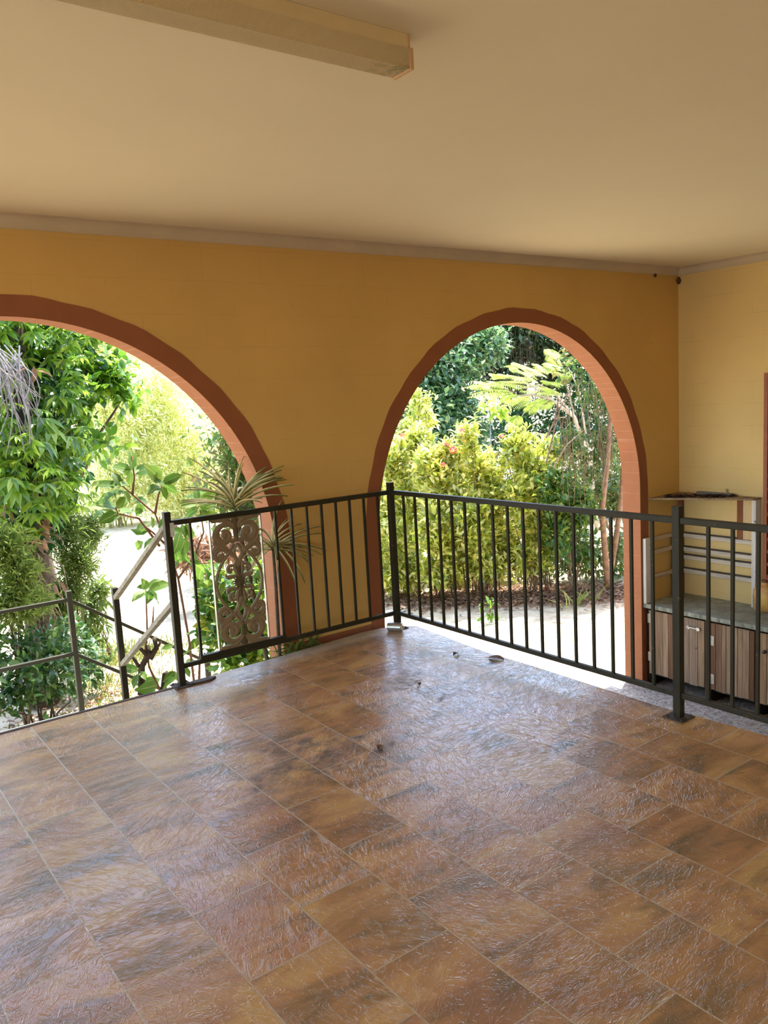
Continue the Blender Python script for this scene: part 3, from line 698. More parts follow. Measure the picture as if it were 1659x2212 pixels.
# small things on the tiled floor
def floor_bits():
    c = thing('drink_can', (3.325, 4.505, 0), 'silver drink can lying at the foot of the corner post', 'can')
    t = plain('dull_silver', (186, 184, 180), .35, .8, var=.1, scale=20)
    ax = np.array([.55, -.80, 0.]); ax /= np.linalg.norm(ax); p = np.array([3.325, 4.500, .031])
    mb = MB(); mb.tube([p-ax*.055, p-ax*.050, p+ax*.045, p+ax*.052, p+ax*.056], [.024, .031, .031, .027, .025], 18); mb.build('body', t, c, smooth=False)
    mb = MB(); mb.tube([p+ax*.0565, p+ax*.058], [.010, .009], 10); mb.build('tab', plain('dark_tab', (110, 108, 104), .4, .8), c)
    m = plain('dry_leaf', (112, 76, 48), .8, var=.25, scale=60)
    def dl(px, py, l, a, lab):
        x, y = P0(px, py); mb = MB(); n = 5; vs = []; fs = []
        c_, s_ = math.cos(a), math.sin(a)
        for i in range(n+1):
            u = i/n; wv = .34*l*math.sin(math.pi*min(1, u*.92+.05)); zz = .003+.010*math.sin(u*3.1)+.004
            for k in (-1, 0, 1):
                X, Yv = (u-.5)*l, k*wv; vs.append((x+X*c_-Yv*s_, y+X*s_+Yv*c_, zz-(.006 if k == 0 else 0)))
        for i in range(n):
            for k in range(2): fs.append((3*i+k, 3*i+k+1, 3*i+k+4, 3*i+k+3))
        mb.add(vs, fs); tag(mb.build('dead_leaf', m), lab, 'leaf')
    dl(822, 1617, .05, .55, 'curled brown dead leaf lying on the muddy patch mid floor')
    dl(985, 1415, .05, .2, 'small pale scrap of leaf on the glossy tiles behind the corner')
    dl(1072, 1424, .10, 2.0, 'dry brown leaf on the outer edge of the tiles below the railing')
    dl(905, 2150-1400+730, .04, 1.2, 'tiny brown leaf on the stained tiles near the corner post')
    # broken mortar at the end post
    mb = MB(); x, y = 1.86, 4.515; pts = [(x+.10*math.cos(k*.9)*(1+.2*math.sin(k*3)), y+.035*math.sin(k*.9)*(1+.2*math.cos(k*2))) for k in range(7)]
    mb.prism(pts, .0, .014); tag(mb.build('tile_chip', M_RUST, bevel=.004), 'broken brown lump of mortar beside the end post', 'mortar')
floor_bits()
def nests():
    m = plain('dry_mud', (92, 62, 40), .95, var=.3, scale=60, bump=.6)
    for c, r, lab in (((XW-.016, YW-.016, 2.585), .024, 'brown mud nest stuck in the ceiling corner above the workbench'), ((6.73, YW-.012, 2.618), .013, 'small mud dab under the cornice a step left of the ceiling corner')):
        mb = MB(); n = 9; vs = []; fs = []
        for i in range(7):
            t = math.pi*i/6
            for k in range(n):
                a = 2*math.pi*k/n; q = r*(1+.22*math.sin(3.1*k+i*1.7)); vs.append((c[0]+q*math.sin(t)*math.cos(a)*.85, c[1]+q*math.sin(t)*math.sin(a)*.85, c[2]+q*math.cos(t)*1.25))
        for i in range(6):
            for k in range(n): fs.append((i*n+k, i*n+(k+1) % n, (i+1)*n+(k+1) % n, (i+1)*n+k))
        mb.add(vs, fs); tag(mb.build('mud_nest', m, smooth=True), lab, 'nest')
nests()

# ---------------------------------------------------------------- plants: leaf geometry
T4 = (np.array([(0, 0, 0), (.45, -.5, .07), (1, 0, -.12), (.45, .5, .07)]), [(0, 1, 2), (0, 2, 3)])
T8 = (np.array([(0, 0, 0), (.28, -.42, .05), (.30, 0, -.02), (.28, .42, .05), (.66, -.40, .02), (.66, 0, -.05), (.66, .40, .02), (1, 0, -.20)]),
      [(0, 1, 2), (0, 2, 3), (1, 4, 5), (1, 5, 2), (2, 5, 6), (2, 6, 3), (4, 7, 5), (5, 7, 6)])
def strap(n=7, bend=.34):
    v = []; f = []
    for i in range(n+1):
        u = i/n; wd = .5*min(1, .35+u*4)*(1-u**3)**.8; h = -bend*u*u
        v += [(u*(1-.18*bend*u), -wd, h+.04*wd), (u*(1-.18*bend*u), 0, h-.02), (u*(1-.18*bend*u), wd, h+.04*wd)]
    for i in range(n):
        a = 3*i
        for k in (0, 1): f += [(a+k, a+k+3, a+k+4), (a+k, a+k+4, a+k+1)]
    return np.array(v), f
TS = strap()
def unit(a): return a/(np.linalg.norm(a, axis=-1, keepdims=True)+1e-9)
def leaf_mesh(name, mat, P, D, N, L, W, tmpl, parent, uv=False):
    T, tris = tmpl; T = np.asarray(T); n = len(P); k = len(T)
    D = unit(D); S = unit(np.cross(D, N)); N2 = np.cross(S, D)
    L = np.broadcast_to(np.asarray(L, float), (n,))[:, None, None]; W = np.broadcast_to(np.asarray(W, float), (n,))[:, None, None]
    V = P[:, None, :]+D[:, None, :]*T[None, :, :1]*L+S[:, None, :]*T[None, :, 1:2]*W+N2[:, None, :]*T[None, :, 2:3]*L
    V = V.reshape(-1, 3)-(ORG[parent.name] if parent is not None else 0)
    F = (np.asarray(tris)[None]+(np.arange(n)*k)[:, None, None]).reshape(-1, 3)
    me = bpy.data.meshes.new(name)
    me.vertices.add(len(V)); me.vertices.foreach_set('co', V.astype(np.float32).ravel())
    me.loops.add(F.size); me.loops.foreach_set('vertex_index', F.astype(np.int32).ravel())
    me.polygons.add(len(F)); me.polygons.foreach_set('loop_start', (np.arange(len(F))*3).astype(np.int32))
    me.polygons.foreach_set('loop_total', np.full(len(F), 3, np.int32))
    if uv:
        a = me.attributes.new('leaf_uv', 'FLOAT_VECTOR', 'POINT'); q = np.tile(T, (n, 1)); q[:, 2] = np.repeat(np.arange(n)*1.37, k)
        a.data.foreach_set('vector', q.astype(np.float32).ravel())
    me.update(calc_edges=True); me.validate()
    if k > 4: me.polygons.foreach_set('use_smooth', [True]*len(me.polygons))
    return link_mesh(name, me, parent, mat)
def ells(lst, squash=1.0):
    """[(px, py, Y, rx_px, rz_px)] measured on the photograph -> centres and radii in metres"""
    out = []
    for px, py, Y, rx, rz in lst:
        c = at(px, py, Y); a = px2m(px, Y, rx); b = px2m(px, Y, rz); out.append((c, np.array([a, a*squash, b])))
    return out
def crown(E, ntw, per, spread, out=.6, up=.25, droop=.35, shell=.55, rand=.8):
    wts = np.array([e[1][0]*e[1][2] for e in E]); wts = wts/wts.sum()
    idx = RG.choice(len(E), ntw, p=wts); C = np.array([e[0] for e in E])[idx]; R = np.array([e[1] for e in E])[idx]
    d = unit(RG.normal(size=(ntw, 3))); r = (shell+(1-shell)*RG.random((ntw, 1)))
    tw = C+d*R*r; o = unit(d*out+np.array([0, 0, up])+RG.normal(size=(ntw, 3))*.3)
    P = np.repeat(tw, per, 0)+RG.normal(size=(ntw*per, 3))*spread; O = np.repeat(o, per, 0)
    D = unit(O+RG.normal(size=P.shape)*rand+np.array([0, 0, -droop])); N = unit(np.array([0, 0, 1.0])+O*.5+RG.normal(size=P.shape)*.45)
    return P, D, N, tw
def keep_clear(P, D, N, ymin=5.02):
    k = P[:, 1] > ymin; k &= P[:, 2] > ZG+.01
    return P[k], D[k], N[k]
def foliage(name, mat, E, ntw, per, L, W, tmpl, parent, spread=.05, jit=.25, ymin=5.1, **kw):
    P, D, N, tw = crown(E, ntw, per, spread, **kw); P, D, N = keep_clear(P, D, N, ymin)
    s = 1+RG.normal(size=len(P))*jit; s = np.clip(s, .4, 1.7)
    return leaf_mesh(name, mat, P, D, N, L*s, W*s, tmpl, parent), tw
def palmate(name, mat, E, n, L, parent, nl=5, wr=.30, tmpl=T8, ymin=5.2, **kw):
    P, D, N, tw = crown(E, n, 1, .06, **kw); P, D, N = keep_clear(P, D, N, ymin); n = len(P)
    pp = []; dd = []; nn = []
    D = unit(D*np.array([1, 1, .35])+np.array([0, 0, -.1])); S = unit(np.cross(D, np.array([0, 0, 1.0])+N*.3)); U = unit(np.cross(S, D))
    for k in range(nl):
        a = (k-(nl-1)/2)*.62
        d = D*math.cos(a)+S*math.sin(a)-U*.45
        pp.append(P); dd.append(d+RG.normal(size=P.shape)*.12); nn.append(U+D*.4)
    s = np.tile(np.clip(1+RG.normal(size=n)*.22, .5, 1.5), nl)
    return leaf_mesh(name, mat, np.concatenate(pp), np.concatenate(dd), np.concatenate(nn), L*s, L*wr*s, tmpl, parent), tw
def branches(name, mat, base, targets, parent, r0=.03, n=7, sag=.0, wob=.06, trunk=None):
    mb = MB(); base = np.array(base, float)
    for k, t in enumerate(targets):
        t = np.array(t, float); pts = []
        for i in range(n+1):
            u = i/n; p = base*(1-u)+t*u; p = p+np.array([rnd.uniform(-wob, wob), rnd.uniform(-wob, wob), rnd.uniform(-wob, wob)*.5+sag*math.sin(u*math.pi)])*math.sin(u*math.pi)
            if trunk is not None: p[:2] = base[:2]*(1-u**2)+t[:2]*u**2
            pts.append(p)
        mb.tube(pts, [r0*(1-.8*i/n) for i in range(n+1)], 6)
    return mb.build(name, mat, parent, smooth=True)
def ground(px, Y, dz=0.0):
    p = at(px, 1200, Y); return np.array([p[0], p[1], ZG+.0+dz])

M_BARK = plain('grey_brown_bark', (112, 92, 74), .9, var=.25, scale=9, bump=.6)
M_BARKD = plain('dark_bark', (74, 58, 46), .9, var=.25, scale=9, bump=.6)
M_TWIG = plain('bare_grey_twigs', (150, 144, 140), .9, var=.2, scale=20)
M_TWIGB = plain('dry_brown_twigs', (118, 98, 74), .9, var=.25, scale=20)
G_MID = [(54, 92, 28), (86, 128, 36), (114, 150, 46), (150, 176, 64)]
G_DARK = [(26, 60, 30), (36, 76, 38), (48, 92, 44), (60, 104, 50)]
G_LIGHT = [(84, 110, 44), (112, 134, 58), (136, 152, 74), (98, 120, 50)]
G_YEL = [(100, 124, 40), (134, 150, 50), (164, 170, 60), (146, 150, 58), (178, 166, 76)]
LM_MID = leaf_mat('leaf_mid_green', G_MID, .38, .3, spec=.6)
LM_BROAD = leaf_mat('leaf_glossy_broad', [(54, 96, 28), (82, 126, 36), (126, 164, 48), (62, 104, 32)], .42, .26, spec=.7)
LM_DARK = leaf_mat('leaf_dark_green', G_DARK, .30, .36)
LM_FEATH = leaf_mat('leaf_feathery', G_LIGHT, .50, .5)
LM_OLIVE = leaf_mat('leaf_olive', [(72, 96, 40), (94, 118, 50), (110, 130, 56)], .45, .5)
LM_BAMB = leaf_mat('leaf_sunlit_yellow_green', [(150, 166, 92), (208, 212, 148), (242, 240, 206), (176, 188, 112)], .5, .30)  # palest leaf tones paint in the sun's white highlights
LM_IXO = leaf_mat('leaf_glossy_yellow_sunlit', [(84, 108, 40), (164, 180, 66), (222, 220, 116), (120, 126, 60), (240, 234, 168), (112, 138, 50), (188, 198, 86)], .46, .18, spec=1.0)  # near-white leaf tones stand in for sun highlights on the hedge
LM_BACK = leaf_mat('leaf_background_tree', [(44, 78, 48), (66, 104, 62), (96, 130, 80), (140, 164, 104)], .3, .24, spec=1.0)
LM_FERN = leaf_mat('leaf_poinciana', [(130, 158, 66), (156, 178, 84), (178, 194, 108)], .5, .4)
LM_VINE = leaf_mat('leaf_vine_mixed', [(50, 84, 36), (78, 106, 44), (104, 116, 56), (112, 96, 58)], .4, .38)
LM_DEAD = leaf_mat('leaf_dead', [(104, 78, 56), (136, 102, 74), (166, 134, 102), (94, 72, 56)], .25, .7)
LM_CROT = leaf_mat('leaf_variegated', [(50, 86, 28), (70, 108, 36), (92, 124, 46)], .36, .5, spec=.25, stripe=[(.0, (.3, .3, .3, 1)), (.04, (.02, .02, .02, 1)), (.33, (.0, .0, .0, 1)), (.42, (.2, .2, .2, 1)), (.5, (.4, .4, .4, 1))])
LM_DRAC = leaf_mat('leaf_striped_strap', [(92, 112, 56), (116, 130, 66), (140, 144, 84)], .35, .45, stripe=[(.0, (0, 0, 0, 1)), (.14, (.2, .2, .2, 1)), (.24, (1, 1, 1, 1)), (.5, (1, 1, 1, 1))], spec=.3, scol=(226, 212, 158))
LM_GRASS = leaf_mat('grass_blades', [(92, 116, 48), (128, 140, 64), (160, 156, 88)], .45, .6)
LM_RED = leaf_mat('flower_red_pink', [(214, 70, 66), (232, 110, 100), (240, 150, 140)], .4, .5)

# ---------------------------------------------------------------- left arch
def left_garden():
    # vine-clad tree at the frame's left edge
    b = ground(55, 8.9)
    T = thing('vine_clad_tree', b, 'tall tree wrapped in drooping five-fingered vine leaves at the left edge', 'tree')
    top = at(20, 560, 8.9)
    mb = MB(); mb.tube([b, b+(.05, 0, .8), b*.55+top*.45+(.06, .05, 0), b*.25+top*.75, top], [.17, .14, .12, .10, .07], 10); mb.build('trunk', M_BARKD, T, smooth=True)
    E = ells([(10, 700, 8.6, 70, 70), (90, 730, 8.9, 80, 60), (120, 830, 8.8, 70, 70), (40, 930, 8.3, 90, 70), (120, 960, 8.6, 80, 60), (60, 1040, 8.2, 100, 60), (150, 1060, 8.5, 70, 55), (40, 1110, 8.2, 70, 40), (-90, 850, 8.6, 110, 230), (-80, 600, 8.8, 140, 120)], .8)
    palmate('vine_leaves', LM_MID, E, 760, .155, T, droop=.55, shell=.5)
    foliage('inner_shade_leaves', LM_DARK, [(np.array([2.95, 8.5, 2.95]), np.array([.85, .7, .35]))]+ells([(40, 800, 9.2, 120, 130), (80, 1000, 9.0, 110, 120), (60, 1130, 9.0, 90, 90)], .7), 1000, 5, .11, .055, T8, T, shell=.2)  # dark leaves paint in crown shade; unseen first cluster added to shade the bush
    mb = MB()
    for k in range(46):
        a = at(rnd.uniform(-30, 50), rnd.uniform(745, 800), 8.0+rnd.uniform(-.1, .2)); c = at(rnd.uniform(-30, 95), rnd.uniform(820, 985), 8.0+rnd.uniform(-.15, .2))
        m = (a+c)/2+np.array([rnd.uniform(-.1, .2), rnd.uniform(-.1, .1), rnd.uniform(-.02, .12)])
        mb.tube(bez([a, m, c], 6), [.008, .007, .006, .006, .005, .004, .003], 5)
    tag(mb.build('bare_twigs', M_TWIG, T), 'tangle of bare grey twigs')
    P, D, N, _ = crown(ells([(85, 1150, 8.25, 14, 40), (20, 1090, 8.1, 14, 20), (72, 795, 8.1, 14, 20), (70, 1260, 8.4, 10, 20), (110, 1270, 8.4, 10, 18)]), 26, 1, .03, droop=1.6)
    tag(leaf_mesh('dead_leaves', LM_DEAD, P, D, N, .16*np.ones(len(P)), .06, T8, T), 'hanging orange-brown dead leaves')
    mb = MB()
    for k in range(40):
        a = at(rnd.uniform(45, 110), rnd.uniform(1190, 1290), 8.7); c = a+np.array([rnd.uniform(-.25, .25), rnd.uniform(-.25, .1), rnd.uniform(-.75, -.2)])
        mb.tube([a, (a+c)/2+np.array([rnd.uniform(-.08, .08), 0, .05]), c], [.008, .006, .003], 4)
    mb.build('dry_fronds', M_TWIGB, T)
    # broad-leaved branch to its right
    b = ground(95, 10.2)
    T = thing('broadleaf_tree', b, 'tree with round glossy leaves on branches reaching right beside the vine-clad tree', 'tree')
    E = ells([(150, 770, 10.0, 60, 45), (200, 830, 9.8, 55, 40), (235, 800, 9.9, 50, 35), (270, 850, 9.9, 40, 25), (160, 880, 9.9, 50, 40), (215, 960, 9.8, 50, 20), (170, 700, 10.2, 90, 40), (120, 960, 9.9, 50, 30)], .8)
    _, tw = foliage('foliage', LM_BROAD, E, 330, 6, .125, .075, T8, T, spread=.07, droop=.25, shell=.4)
    branches('branches', M_BARK, b+(0, 0, 1.6), [e[0] for e in E], T, .045)
    mb = MB(); mb.tube([b, b+(.05, .05, .9), b+(0, 0, 1.75)], [.11, .09, .06], 8); mb.build('trunk', M_BARK, T, smooth=True)
    # feathery shrubs
    def feathery(px, Y, lst, lab, mat, n, nm='feathery_shrub', L=.075):
        b = ground(px, Y); T = thing(nm, b, lab, 'shrub'); E = ells(lst, .8)
        foliage('foliage', mat, E, n, 11, L, L*.16, T4, T, spread=.045, droop=.15, shell=.25, rand=.7)
        branches('stems', M_TWIGB, b, [e[0] for e in E], T, .016)
    feathery(15, 7.9, [(10, 1180, 7.9, 50, 45), (35, 1240, 7.9, 45, 40), (20, 1310, 7.9, 60, 40), (70, 1300, 8.0, 40, 30)], 'pale green feathery shrub with wiry leaves at the left edge above the railing', LM_FEATH, 520)
    feathery(150, 9.3, [(140, 1150, 9.3, 45, 50), (165, 1220, 9.2, 40, 50), (140, 1290, 9.2, 50, 40), (190, 1150, 9.5, 30, 50), (120, 1330, 9.2, 40, 30)], 'olive feathery shrub hanging beside the bright lawn behind the railing corner', LM_OLIVE, 620)
    # understorey
    b = ground(60, 8.0); T = thing('understorey_bush', b, 'dark green low bush spreading behind the two-bar landing railing', 'bush')
    E = ells([(20, 1400, 7.9, 80, 50), (90, 1400, 8.0, 70, 50), (60, 1460, 7.8, 90, 60), (130, 1460, 8.0, 60, 45), (10, 1500, 7.7, 60, 40), (150, 1390, 8.4, 50, 60), (185, 1430, 8.8, 35, 60)], .8)
    foliage('foliage', leaf_mat('leaf_blue_green', [(34, 66, 34), (52, 88, 42), (72, 108, 52), (104, 132, 62)], .3, .34), E, 430, 5, .085, .042, T8, T, spread=.05, shell=.35)
    branches('stems', M_BARKD, b, [e[0] for e in E], T, .014)
    b = ground(215, 10.0); T = thing('slender_shrub', b, 'slender shrub with narrow hanging leaves at the lawn edge right of the landing post', 'shrub')
    E = ells([(205, 1290, 9.8, 22, 30), (200, 1360, 9.8, 28, 40), (215, 1270, 9.8, 25, 15), (190, 1320, 9.8, 20, 30)], .8)
    foliage('foliage', LM_OLIVE, E, 130, 5, .12, .03, T8, T, droop=.7, shell=.3); branches('stems', M_TWIGB, b, [e[0] for e in E], T, .012)
    # pale bamboo beyond the lawn
    def bamboo(px, Y, lst, lab, n, mat=LM_BAMB, L=.16):
        b = ground(px, Y, -.2); T = thing('bamboo_clump', b, lab, 'bamboo'); E = ells(lst, .8)
        foliage('foliage', mat, E, int(n*1.5), 9, L, L*.17, T4, T, spread=.2, droop=.75, shell=.1, rand=.7)
        mb = MB()
        for e in E:
            for k in range(3):
                t = e[0]+np.array([rnd.uniform(-.4, .4), rnd.uniform(-.4, .4), e[1][2]*.6]); q = b+np.array([rnd.uniform(-.4, .4), rnd.uniform(-.3, .3), 0])
                mb.tube(bez([q, q*.4+t*.6+np.array([0, 0, .8]), t], 7), [.022-.0025*i for i in range(8)], 5)
        mb.build('canes', plain('pale_cane', (150, 146, 96), .7, var=.15), T)
    bamboo(260, 22.3, [(250, 900, 22.5, 90, 60), (300, 960, 22.6, 80, 60), (240, 1020, 22.2, 80, 50), (330, 1030, 22.1, 70, 45), (220, 840, 22.3, 60, 60), (280, 1070, 22.0, 80, 34), (220, 1085, 22.3, 60, 30)], 'weeping pale bamboo clump behind the left lawn, just right of the glossy-leaved tree', 1500)
    bamboo(400, 23, [(360, 900, 22.3, 80, 60), (420, 960, 22.0, 70, 60), (400, 1030, 22.1, 80, 45), (460, 1020, 22.5, 60, 60), (340, 830, 22.4, 80, 60), (380, 1085, 22.2, 90, 34), (450, 1100, 22.2, 50, 34)], 'pale yellow bamboo clump behind the lawn, left of the striped spiky plant', 1500)
    def fartree(px, Y, lst, lab, mat, n, L=.3, trunk=.16, nm='shade_tree'):
        b = ground(px, Y, -.25); T = thing(nm, b, lab, 'tree'); E = ells(lst, .7)
        foliage('foliage', mat, E, n, 8, L, L*.45, T4, T, spread=.25, droop=.3, shell=.3)
        mb = MB(); c = np.mean([e[0] for e in E], 0); mb.tube([b, b*.6+c*.4+np.array([.2, 0, 0]), c], [trunk, trunk*.8, trunk*.45], 8); mb.build('trunk', M_BARK, T, smooth=True)
        branches('branches', M_BARK, c-(0, 0, .6), [e[0] for e in E], T, trunk*.4)
    fartree(330, 30, [(200, 760, 30, 120, 90), (300, 780, 30, 120, 100), (420, 820, 30, 120, 110), (330, 930, 30, 140, 90), (480, 940, 30, 90, 110), (250, 660, 30, 160, 70), (330, 1040, 30, 160, 60)], 'tall pale tree far behind the bamboo seen through the left arch', LM_BAMB, 1500)
    fartree(505, 13, [(515, 960, 13, 45, 50), (540, 1000, 13.4, 40, 60), (500, 1080, 13.2, 40, 40), (560, 1060, 13.2, 40, 90)], 'grey-trunked small tree against the right side of the left arch', LM_VINE, 420, .15, .13)
    # variegated shrub beside the steps
    b = ground(322, 6.25); b[1] = 6.25
    T = thing('variegated_shrub', b, 'leggy shrub with big cream-veined leaves beside the sloping handrail', 'shrub')
    Y = 6.2
    A = lambda x, y, d=0: at(x, y, Y+d)
    stems = [[(305, 1495), (312, 1420), (318, 1365), (316, 1300), (315, 1275)], [(318, 1370), (330, 1345), (332, 1310)], [(345, 1490), (322, 1440), (316, 1400)],
             [(420, 1480), (408, 1380), (385, 1250), (362, 1180), (345, 1135), (335, 1110), (300, 1080), (265, 1050), (255, 1030)], [(335, 1110), (342, 1070), (352, 1040)], [(385, 1250), (420, 1200), (440, 1150), (432, 1100)],
             [(345, 1180), (300, 1120), (255, 1110), (250, 1095)], [(286, 1070), (290, 1030), (285, 985)], [(430, 1480), (432, 1400), (445, 1330), (450, 1280)], [(362, 1180), (330, 1150), (305, 1130)]]
    mb = MB()
    for s in stems:
        pts = [A(*p) for p in s]; mb.tube(pts, list(np.linspace(.011, .005, len(pts))), 6)
    mb.build('stems', plain('thin_brown_stem', (128, 88, 66), .8, var=.15), T, smooth=True)
    mb = MB()
    for s, r in (([(305, 1500), (306, 1440), (322, 1412), (318, 1395)], .03), ([(322, 1420), (338, 1400), (333, 1378)], .026), ([(322, 1420), (300, 1398)], .02), ([(352, 1500), (356, 1455), (362, 1452)], .026), ([(300, 1440), (282, 1412)], .016), ([(326, 1425), (348, 1385)], .014)):
        mb.tube([A(*p) for p in s], list(np.linspace(r, r*.7, len(s))), 8)
    tag(mb.build('pruned_stump', M_BARKD, T, smooth=True), 'dark pruned stump')
    lv = [(283, 1015, 287, 972), (283, 1015, 245, 1003), (283, 1018, 280, 1048), (290, 1022, 322, 1010), (348, 1038, 325, 1012), (350, 1044, 388, 1026), (345, 1050, 325, 1060), (350, 1050, 360, 1075), (352, 1046, 378, 1060),
          (258, 1050, 212, 1044), (262, 1052, 245, 1020), (262, 1056, 225, 1075), (265, 1060, 285, 1085), (262, 1050, 275, 1040), (253, 1100, 275, 1070), (255, 1108, 220, 1125), (258, 1108, 290, 1100), (285, 1082, 320, 1080), (300, 1085, 300, 1115), (250, 1095, 215, 1085),
          (425, 1085, 395, 1090), (428, 1082, 422, 1055), (430, 1086, 465, 1062), (432, 1090, 465, 1100), (430, 1095, 400, 1115), (432, 1100, 450, 1120), (420, 1070, 455, 1068), (440, 1110, 470, 1110), (325, 1145, 290, 1150), (330, 1142, 330, 1118), (310, 1170, 290, 1185), (335, 1160, 310, 1180), (330, 1160, 322, 1180), (355, 1145, 340, 1118), (358, 1150, 370, 1130),
          (318, 1272, 345, 1250), (318, 1276, 348, 1298), (316, 1278, 288, 1292), (318, 1272, 310, 1255), (320, 1275, 365, 1258), (385, 1180, 405, 1215), (390, 1150, 380, 1190), (402, 1160, 395, 1200), (400, 1130, 415, 1160), (440, 1215, 425, 1255), (442, 1220, 462, 1250), (385, 1220, 360, 1240), (390, 1170, 372, 1150), (410, 1190, 430, 1215),
          (300, 1450, 262, 1440), (300, 1455, 285, 1485), (340, 1480, 305, 1490), (345, 1470, 300, 1478), (395, 1440, 412, 1460), (400, 1430, 420, 1425), (375, 1395, 350, 1400), (430, 1370, 455, 1350), (430, 1380, 410, 1400), (440, 1300, 470, 1290), (442, 1290, 425, 1320), (430, 1340, 450, 1380), (380, 1450, 355, 1470), (275, 1410, 255, 1405), (425, 1250, 445, 1290)]
    P = []; D = []; L = []
    for i, (x0, y0, x1, y1) in enumerate(lv):
        d0 = RG.normal()*.08; p = A(x0, y0, d0); q = A(x1, y1, d0+RG.normal()*.07); P.append(p); D.append(q-p); L.append(np.linalg.norm(q-p)*1.1)
        if RG.random() < .6:
            P.append(p+RG.normal(size=3)*np.array([.02, .08, .02])); D.append((q-p)+RG.normal(size=3)*.12); L.append(L[-1]*RG.uniform(.6, .95))
    P = np.array(P); D = np.array(D); L = np.array(L)*1.02; N = unit(np.array([-.35, -.8, .75])+RG.normal(size=P.shape)*.45)
    leaf_mesh('leaves', LM_CROT, P, D, N, L, L*.56, T8, T, uv=True)
    # striped spiky plant in the gap by the jamb
    b = ground(520, 5.15); b = np.array([2.50, 4.68, ZG])
    T = thing('striped_dracaena', b, 'spiky plant with cream-striped strap leaves leaning against the jamb of the left arch', 'plant')
    c1 = at(507, 1092, 4.685); c2 = np.array([2.50, 4.675, at(585, 1180, 4.675)[2]])
    mb = MB(); mb.tube([b, b+(-.02, 0, .8), b*.4+c1*.6+(.03, 0, 0), c1], [.018, .015, .013, .011], 8); mb.tube([b+(-.02, 0, .8), c2-(0, 0, .25), c2], [.014, .012, .009], 8); mb.build('stem', plain('ringed_stem', (96, 82, 58), .8, var=.2, scale=30), T, smooth=True)
    def rosette(c, n, l0, l1, aim, lo, hi, nm):
        P = []; D = []; L = []
        for k in range(n):
            a = k*2.39996+.4; e = lo+(hi-lo)*rnd.random(); d = np.array([math.cos(a)*math.cos(e), math.sin(a)*math.cos(e)*.75, math.sin(e)])+np.array(aim)
            ln = rnd.uniform(l0, l1); d = d/np.linalg.norm(d)
            d[1] = rnd.uniform(-.09, .10) if c[0]+d[0]*ln > 2.50 else d[1]*.8+.1        # to the right the blades run between wall and railing
            P.append(c+np.array([0, 0, rnd.uniform(-.03, .04)])); D.append(d); L.append(ln)
        P = np.array(P); D = unit(np.array(D)); L = np.array(L); N = unit(np.array([0, 0, 1.0])-D*(D[:, 2:3])+RG.normal(size=P.shape)*.12)
        leaf_mesh(nm, LM_DRAC, P, D, N, L, .019, TS, T, uv=True)
    rosette(c1, 54, .20, .42, (-.06, -.08, .40), -.15, 1.35, 'leaf_rosette')
    rosette(c2, 30, .22, .42, (.12, -.10, .05), -.55, .9, 'leaf_rosette')
    # low leafy shrub seen through the cast panel
    b = ground(520, 5.7); T = thing('leafy_shrub', b, 'leafy green shrub growing behind the cast scroll panel', 'shrub')
    E = ells([(470, 1280, 5.9, 45, 50), (540, 1300, 5.7, 45, 55), (500, 1370, 5.7, 60, 50), (470, 1340, 5.9, 45, 45), (560, 1390, 5.5, 40, 40), (560, 1240, 5.8, 30, 40), (520, 1430, 5.5, 60, 30)], .8)
    foliage('foliage', leaf_mat('leaf_fresh_green', [(52, 96, 34), (78, 122, 44), (112, 146, 54), (150, 156, 62)], .42, .36), E, 330, 5, .085, .045, T8, T, shell=.25)
    branches('stems', M_TWIGB, b, [e[0] for e in E], T, .012)
    b = ground(600, 5.06); b = np.array([2.66, 4.66, ZG]); T = thing('mossy_fern', b, 'small dull fern drooping over the slab edge at the foot of the pillar', 'fern')
    n = 60; a = RG.random(n)*6.28; D = np.stack([np.cos(a), np.sin(a)*.18, RG.random(n)*.6+.1], 1); P = np.tile(np.array([2.66, 4.678, -.06]), (n, 1))+RG.normal(size=(n, 3))*np.array([.12, .008, .03])
    leaf_mesh('fronds', LM_OLIVE, P, D, unit(np.tile(np.array([0, -.3, 1.0]), (n, 1))), .15, .014, TS, T)
    mb = MB(); mb.tube([b, b+(0, .02, .7), (2.66, 4.685, -.05)], [.02, .015, .01], 6); mb.build('stem', M_BARKD, T)
    # heap of fallen fronds
    P, D, N, _ = crown(ells([(420, 1205, 11.5, 45, 14), (480, 1190, 11.5, 40, 18), (400, 1180, 11.8, 30, 10)]), 420, 2, .05, droop=.2)
    P[:, 2] = np.maximum(P[:, 2], ZG-.02); o = leaf_mesh('fallen_fronds', LM_DEAD, P, D, N, .22, .03, T4, None); tag(o, 'reddish heap of fallen fronds on the soil behind the scroll panel', 'leaves', kind='stuff')
left_garden()

